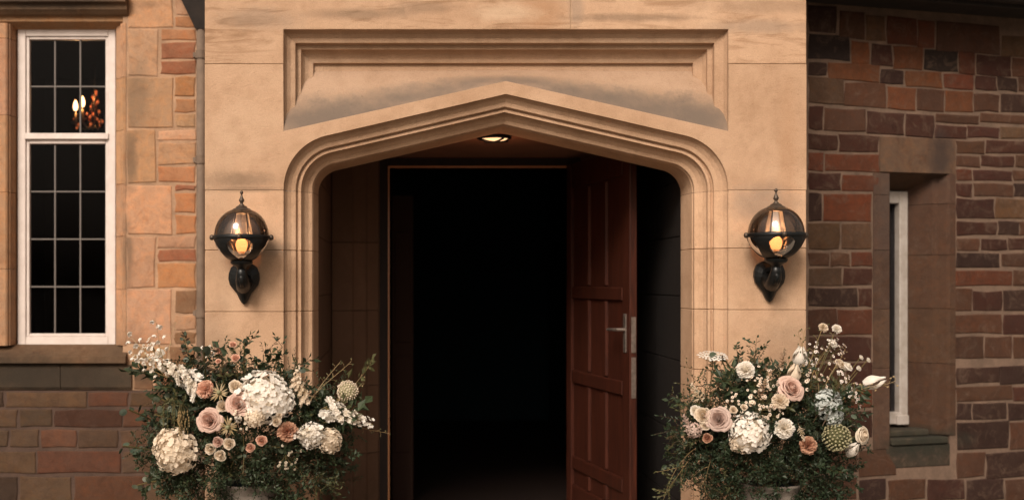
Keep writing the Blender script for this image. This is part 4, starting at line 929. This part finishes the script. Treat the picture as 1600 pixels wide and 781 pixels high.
def arrange(cx, cy, rx, ry, label, flowers, sil, n_sprig, seed, extras):
    base = P(cx, 745, YU); t = thing("flower_arrangement", label, "flower arrangement", tuple(base), "flower arrangements beside the doorway")
    dep = 0.27
    def pos(px, py, push=0):
        r2 = min(1, ((px-cx)/rx)**2 + ((py-cy)/ry)**2); return P(px, py, YU - dep*math.sqrt(1-r2) - push)
    def put(kind, me, p, d_, s, roll=0, lab=None):
        o = bpy.data.objects.new(NAMES.get(kind, kind), me); COL.objects.link(o); o.parent = t; o.location = p - base
        q = d_.to_track_quat('Z', 'Y').to_matrix() @ Matrix.Rotation(roll, 3, 'Z'); o.rotation_euler = q.to_euler(); o.scale = (s, s, s)
        if lab: o['label'] = lab
        return o
    random.seed(seed)
    for f in flowers:
        kind, px, py, rp, mats, lab = f[:6]; opt = f[6] if len(f) > 6 else {}
        p = pos(px, py, opt.get('push', 0.03)); s = rp*(1.14 if 'rose' in kind else 1.05)*(CD+p.y)/F; me = lib(kind, opt.get('v', 1+hash_(px)), mats)
        if 'ang' in opt:      # spikes: along the wall plane at this angle
            a = R(opt['ang']); xax = Vector((cos(a), opt.get('fy', -.15), sin(a))).normalized(); z_ = Vector((0,-1,.2)); y_ = z_.cross(xax).normalized(); z_ = xax.cross(y_)
            o = put(kind, me, p, Vector((0,0,1)), s, 0, lab); o.rotation_euler = Matrix((xax, y_, z_)).transposed().to_euler()
        else:
            d_ = Vector(opt.get('dir', ((px-cx)/rx*.8 + U(-.15,.15), -1, (cy-py)/ry*.6 + .12 + U(-.1,.1)))).normalized()
            o = put(kind, me, p, d_, s, U(0,6), lab)
            if kind not in ('lace_flower',) :
                st = MB(); end = P(cx + (px-cx)*.25, cy + 40, YU); a_ = p - d_*s*.6; mid = (a_*.55+end*.45) - d_*0.02
                if (a_-end).length > .12 and (py < 600 or abs(px-cx) > 120):
                    st.tube([tuple(a_-base), tuple(mid-base), tuple(end-base)], .0022, 4); st.build("stem", l_stem, t)
    # foliage branches reaching out to the silhouette
    root = P(cx, cy+50, YU+.02)
    def sil_r(a):
        a = a % 360
        for (a0, r0), (a1, r1) in zip(sil, sil[1:]):
            if a0 <= a <= a1: return r0 + (r1-r0)*(a-a0)/(a1-a0)
        return sil[0][1]
    kinds = [('leaf_sprig',(l_dark,l_brown),5),('leaf_sprig_big',(l_dark,l_stem),4),('fine_sprig',(l_dark,l_brown),5),('fine_sprig',(l_mid,l_brown),2),('leaf_sprig',(l_mid,l_stem),3),('eucalyptus_stem',(l_euc,l_stem),4),('fine_sprig',(l_brown,l_brown),1)]
    bag = [k for k in kinds for _ in range(k[2])]
    for i in range(n_sprig):
        a = U(0, 360); q = (U(.15,1)**.55)*U(.86,1.03); rr = sil_r(a)*q*1.04; ex, ey = cx + rr*cos(R(a)), cy - rr*sin(R(a))
        dz = math.sqrt(max(0, 1-min(1,q*q))); ty = YU - (dep+.02)*dz*U(.55,1.0) + U(-.05,.08) + (.10 if U(0,1) < .25 and q > .6 else 0)
        if ty > -0.06: ty = -0.06
        end = P(ex, ey, ty); st = root.lerp(end, U(.25,.5)) + Vector((U(-.04,.04),0,U(-.04,.04))); v = end - st
        kd, ms, _ = random.choice(bag); put(kd, lib(kd, 1+i % 3, ms), st, v + Vector((0,-.02,U(0,.04))), v.length*U(.9,1.05), U(0,6))
    core = MB()
    for i in range(420):
        a = U(0, 2*pi); q = math.sqrt(U(0,1)); ex, ey = cx + rx*.80*q*cos(a), cy + 22 + ry*.86*q*sin(a)
        if abs(ex-cx-urn_dx) < 42 and ey > 742 and U(0,1) < .7: continue
        end = P(ex, ey, YU - dep*math.sqrt(1-q*q)*U(.70,.98)); d_ = (end - root).normalized() + rv(.55); L = U(.10,.17)
        kd = random.choice(['leaf_sprig_big','leaf_sprig_big','leaf_sprig']); me = lib(kd, 1+i % 3, (l_dark,l_brown))
        M_ = Matrix.Translation(end - d_.normalized()*L*.6 - base) @ (d_.to_track_quat('Z','Y').to_matrix() @ Matrix.Rotation(U(0,6), 3, 'Z')).to_4x4() @ Matrix.Scale(L, 4)
        core.add([M_ @ v.co for v in me.vertices], [tuple(p.vertices) for p in me.polygons if p.material_index == 0], 0); core.add([M_ @ v.co for v in me.vertices], [tuple(p.vertices) for p in me.polygons if p.material_index == 1], 1)
    tag(core.build('inner_foliage', [l_dark, l_brown], t), kind='stuff')
    for kd, ms, (x0, y0), (x1, y1), dy in extras:
        st = P(x0, y0, YU-dy-.06); end = P(x1, y1, YU-dy); v = end-st; put(kd, lib(kd, int(x1) % 4 + 1, ms), st, v, v.length, U(0,6))
    return t
def hash_(px): return int(px*7) % 3
G = l_stem
W_, I_, C_r, B_, PK, MV = (p_white,G), (p_ivory,G), (p_cream,G), (p_blush,G), (p_peach,G), (p_mauve,G)
HYW = (p_white, p_ivory); HYI = (p_ivory, p_cream)
left = [('hydrangea',410,620,42,HYW,"large white hydrangea head"),('hydrangea',434,627,26,HYW,None),('hydrangea',274,705,36,HYI,"cream hydrangea at lower left"),('hydrangea',262,690,20,HYI,None),('hydrangea',515,688,20,HYI,None),('hydrangea',486,680,20,HYW,None,dict(ang=0)),
 ('rose',372,630,18,B_,"open blush rose",dict(push=.08)),('rose',326,656,18,(p_blush,G),"pale mauve rose",dict(push=.06)),('rose_tight',368,603,14,C_r,None,dict(push=.05)),('rose_tight',347,635,12,C_r,None,dict(push=.05)),
 ('carnation',320,607,14.5,PK,"peach carnation",dict(push=.05)),('carnation',450,674,16,(p_tanf,G),"dusky peach carnation",dict(push=.06)),
 ('rose_tight',328,701,11.5,C_r,None,dict(push=.06)),('rose_tight',340,690,11,B_,None,dict(push=.07)),('rose_tight',358,693,12,C_r,None,dict(push=.07)),('rose_tight',344,711,12,C_r,None,dict(push=.08)),
 ('rose_tight',391,699,9.5,PK,None,dict(push=.07)),('rose_tight',409,688,11,PK,None,dict(push=.08)),
 ('rose_tight',344,548,9,PK,None,dict(push=.16)),('rose_tight',364,538,7.5,PK,None,dict(push=.16)),('rose_tight',368,559,9,PK,None,dict(push=.16)),('rose_tight',341,564,6,PK,None,dict(push=.16)),
 ('hydrangea',398,652,16,HYI,None,dict(push=.08)),('rose_tight',432,658,10,C_r,None,dict(push=.07)),('rose_tight',436,649,7,C_r,None,dict(push=.07)),
 ('flower_spike',272,580,36,W_,"white stock spike",dict(ang=150,push=.06)),('flower_spike',296,598,24,W_,None,dict(ang=120,push=.05)),('flower_spike',545,650,36,W_,"white stock spike drooping right",dict(ang=-18,push=.04)),('flower_spike',478,677,24,W_,None,dict(ang=190,push=.06)),
 ('flower_spike',463,590,17,C_r,None,dict(ang=80)),('flower_spike',472,610,20,(p_ivory,G),None,dict(ang=105)),
 ('seed_ball',543,611,16,(p_ivory,p_green),"round cream seed head"),('thistle',343,614,17,(p_green,l_straw),None,dict(push=.08)),('thistle',357,667,17,(p_green,l_straw),None,dict(push=.10)),
 ('hanging_catkin',284,640,40,(l_straw,l_stem),None,dict(dir=(0,.01,1),push=.09)),('hanging_catkin',268,628,34,(l_mid,l_stem),None,dict(dir=(0,.01,1),push=.09)),
 ('wax_flower',323,552,12,W_+(p_green,),None),('wax_flower',450,715,16,C_r+(p_green,),None,dict(push=.05)),('wax_flower',373,655,14,C_r+(p_green,),None,dict(push=.1)),('rose_bud',372,655,8,W_,None,dict(push=.1)),
 ('carnation',249,552,8,W_,None),('wax_flower',232,540,14,W_+(p_green,),None),('wax_flower',222,552,14,W_+(p_green,),None)]
sil_l = [(0,165),(12,185),(28,190),(45,150),(60,130),(80,135),(100,150),(118,160),(135,180),(150,178),(165,195),(180,205),(195,212),(215,180),(235,150),(260,130),(280,130),(300,150),(320,175),(340,190),(360,165)]
ext_l = [('bell_stem',(p_white,l_straw),(262,590),(203,513),.12),('bell_stem',(p_white,l_straw),(268,580),(232,500),.12),('bell_stem',(p_white,l_straw),(262,590),(200,545),.14),('bud_stem',(l_straw,l_straw),(265,570),(262,505),.10),
 ('bud_stem',(l_mid,l_straw),(470,650),(536,555),.1),('bud_stem',(l_mid,l_straw),(480,640),(520,560),.08),('leaf_sprig_big',(l_mid,l_straw),(500,640),(592,600),.05),('bud_stem',(l_mid,l_straw),(520,650),(600,688),.06),('bud_stem',(l_straw,l_straw),(500,650),(575,600),.1),
 ('leaf_sprig',(l_dark,l_brown),(350,640),(345,530),.0),('leaf_sprig',(l_brown,l_brown),(300,640),(290,525),.0),('leaf_sprig',(l_dark,l_brown),(420,630),(425,535),.0),('fine_sprig',(l_dark,l_brown),(430,620),(410,545),.0),
 ('eucalyptus_stem',(l_euc,l_stem),(360,610),(380,560),.12),('eucalyptus_stem',(l_euc,l_stem),(380,680),(385,735),.24),('eucalyptus_stem',(l_euc,l_stem),(400,700),(430,700),.26),('eucalyptus_stem',(l_euc,l_stem),(310,590),(278,530),.05),
 ('leaf_sprig_big',(l_dark,l_stem),(360,730),(395,660),.2),('leaf_sprig',(l_mid,l_straw),(450,720),(510,760),.15),('leaf_sprig_big',(l_mid,l_stem),(500,740),(520,765),.15)]
arrange(385, 672, 205, 125, "wide arrangement of white hydrangea, blush roses and dark foliage left of the doorway", left, sil_l, 230, 3, ext_l)
right = [('rose',1238,606,19,B_,"open blush rose",dict(push=.08)),('rose_bud',1241,583,15,C_r,None,dict(push=.04,dir=(.1,-.4,1))),('rose_bud',1250,557,16,W_,"white tulip shaped bloom",dict(dir=(0,-.35,1))),('carnation',1165,577,14,W_,"white carnation",dict(push=.04)),
 ('rose',1122,654,18,(p_mauve,G),"dusty mauve rose",dict(push=.05)),('rose_tight',1098,648,17,(p_cream,G),None,dict(push=.04)),('rose_tight',1086,641,11,W_,None),('rose_tight',1102,662,12,C_r,None),
 ('hydrangea',1172,676,31,HYW,"large white hydrangea head"),('hydrangea',1158,690,18,HYI,None),('hydrangea',1294,632,24,(p_blue,l_mid),"pale blue grey hydrangea"),('hydrangea',1302,650,16,(p_blue,l_mid),None),
 ('carnation',1220,626,13,(p_cream,G),None,dict(push=.07)),('carnation',1227,669,16,W_,"cream carnation",dict(push=.07)),('carnation',1264,696,14,(p_tanf,G),"dusky peach carnation",dict(push=.06)),('rose',1350,680,13.5,(p_cream,G),"fading cream rose"),('rose_bud',1332,702,13,W_,None,dict(dir=(.4,-.6,.8))),
 ('rose_bud',1366,596,16,(p_white,G),"white rosebud at far right",dict(dir=(1,-.35,.35))),('rose_tight',1324,572,12,W_,None,dict(dir=(.5,-.5,.8))),('rose_tight',1313,568,11,C_r,None),('rose_tight',1342,575,6,W_,None),('rose_tight',1357,562,5,W_,None),('rose_tight',1346,558,5,W_,None),
 ('lace_flower',1114,556,22,W_,"flat white lace flower",dict(dir=(0,-.28,1))),('seed_ball',1307,683,21,(p_green,l_mid),"green cream seed head",dict(push=.05)),('rose_tight',1105,684,10,(p_tanf,G),None,dict(push=.05)),
 ('astilbe',1222,566,20,(p_dust,l_stem),None,dict(dir=(.15,-.2,1))),('astilbe',1090,617,20,(p_ivory,l_stem),None,dict(dir=(-.6,-.3,1))),('astilbe',1190,612,20,(p_dust,l_stem),None,dict(dir=(.2,-.4,1))),('astilbe',1252,675,13,(p_ivory,l_stem),None,dict(dir=(.2,-.5,-1),push=.06)),('astilbe',1075,664,18,(p_mauve,l_stem),None,dict(dir=(-.5,-.4,1))),
 ('wax_flower',1288,550,18,W_+(p_wax,),None),('wax_flower',1310,545,16,W_+(p_wax,),None),('wax_flower',1266,560,14,W_+(p_wax,),None),('wax_flower',1322,592,16,W_+(p_wax,),None),('wax_flower',1276,596,20,C_r+(p_wax,),None),('wax_flower',1190,640,20,C_r+(p_wax,),None,dict(push=.06)),('wax_flower',1150,632,16,C_r+(p_wax,),None,dict(push=.04)),('wax_flower',1335,610,18,W_+(p_wax,),None),('wax_flower',1200,590,18,C_r+(p_wax,),None,dict(push=.04)),('wax_flower',1206,650,16,C_r+(p_wax,),None,dict(push=.06)),('wax_flower',1180,600,14,C_r+(p_wax,),None,dict(push=.04)),
 ('carnation',1308,513,8,W_,None),('carnation',1287,511,8,C_r,None),('carnation',1302,536,7,W_,None),('rose_tight',1146,640,8,C_r,None,dict(push=.05)),('rose_tight',1163,636,7,C_r,None,dict(push=.05)),('rose_tight',1176,630,7,C_r,None,dict(push=.05)),('hydrangea',1084,672,12,(p_mauve,l_mid),None)]
sil_r = [(0,150),(15,165),(30,165),(45,150),(60,135),(80,120),(100,125),(115,135),(130,140),(150,150),(165,165),(180,175),(200,172),(215,160),(240,130),(265,115),(290,125),(320,145),(345,150),(360,150)]
ext_r = [('bud_stem',(l_mid,l_straw),(1250,600),(1278,508),.08),('bud_stem',(l_mid,l_straw),(1240,620),(1262,520),.08),('bud_stem',(l_mid,l_straw),(1265,610),(1305,515),.1),('bud_stem',(l_straw,l_straw),(1300,640),(1405,572),.08),('bud_stem',(l_straw,l_straw),(1290,600),(1330,545),.06),('bud_stem',(l_mid,l_straw),(1280,620),(1250,520),.06),
 ('leaf_sprig',(l_dark,l_brown),(1180,640),(1170,530),.0),('leaf_sprig',(l_dark,l_brown),(1160,640),(1150,540),.0),('fine_sprig',(l_dark,l_brown),(1200,630),(1195,540),.0),('leaf_sprig',(l_mid,l_brown),(1100,640),(1050,610),.02),('bud_stem',(l_mid,l_straw),(1110,640),(1062,570),.02),
 ('leaf_sprig',(l_mid,l_straw),(1085,700),(1016,755),.08),('leaf_sprig',(l_mid,l_straw),(1075,720),(1035,772),.08),('leaf_sprig',(l_brown,l_straw),(1110,720),(1090,775),.16),('leaf_sprig_big',(l_dark,l_brown),(1270,660),(1300,600),.26),('leaf_sprig_big',(l_dark,l_brown),(1285,665),(1310,620),.26),('leaf_sprig',(l_dark,l_brown),(1140,690),(1180,640),.28)]
arrange(1200, 672, 175, 125, "arrangement of blush rose, white blooms and wax flower right of the doorway", right, sil_r, 220, 5, ext_r)
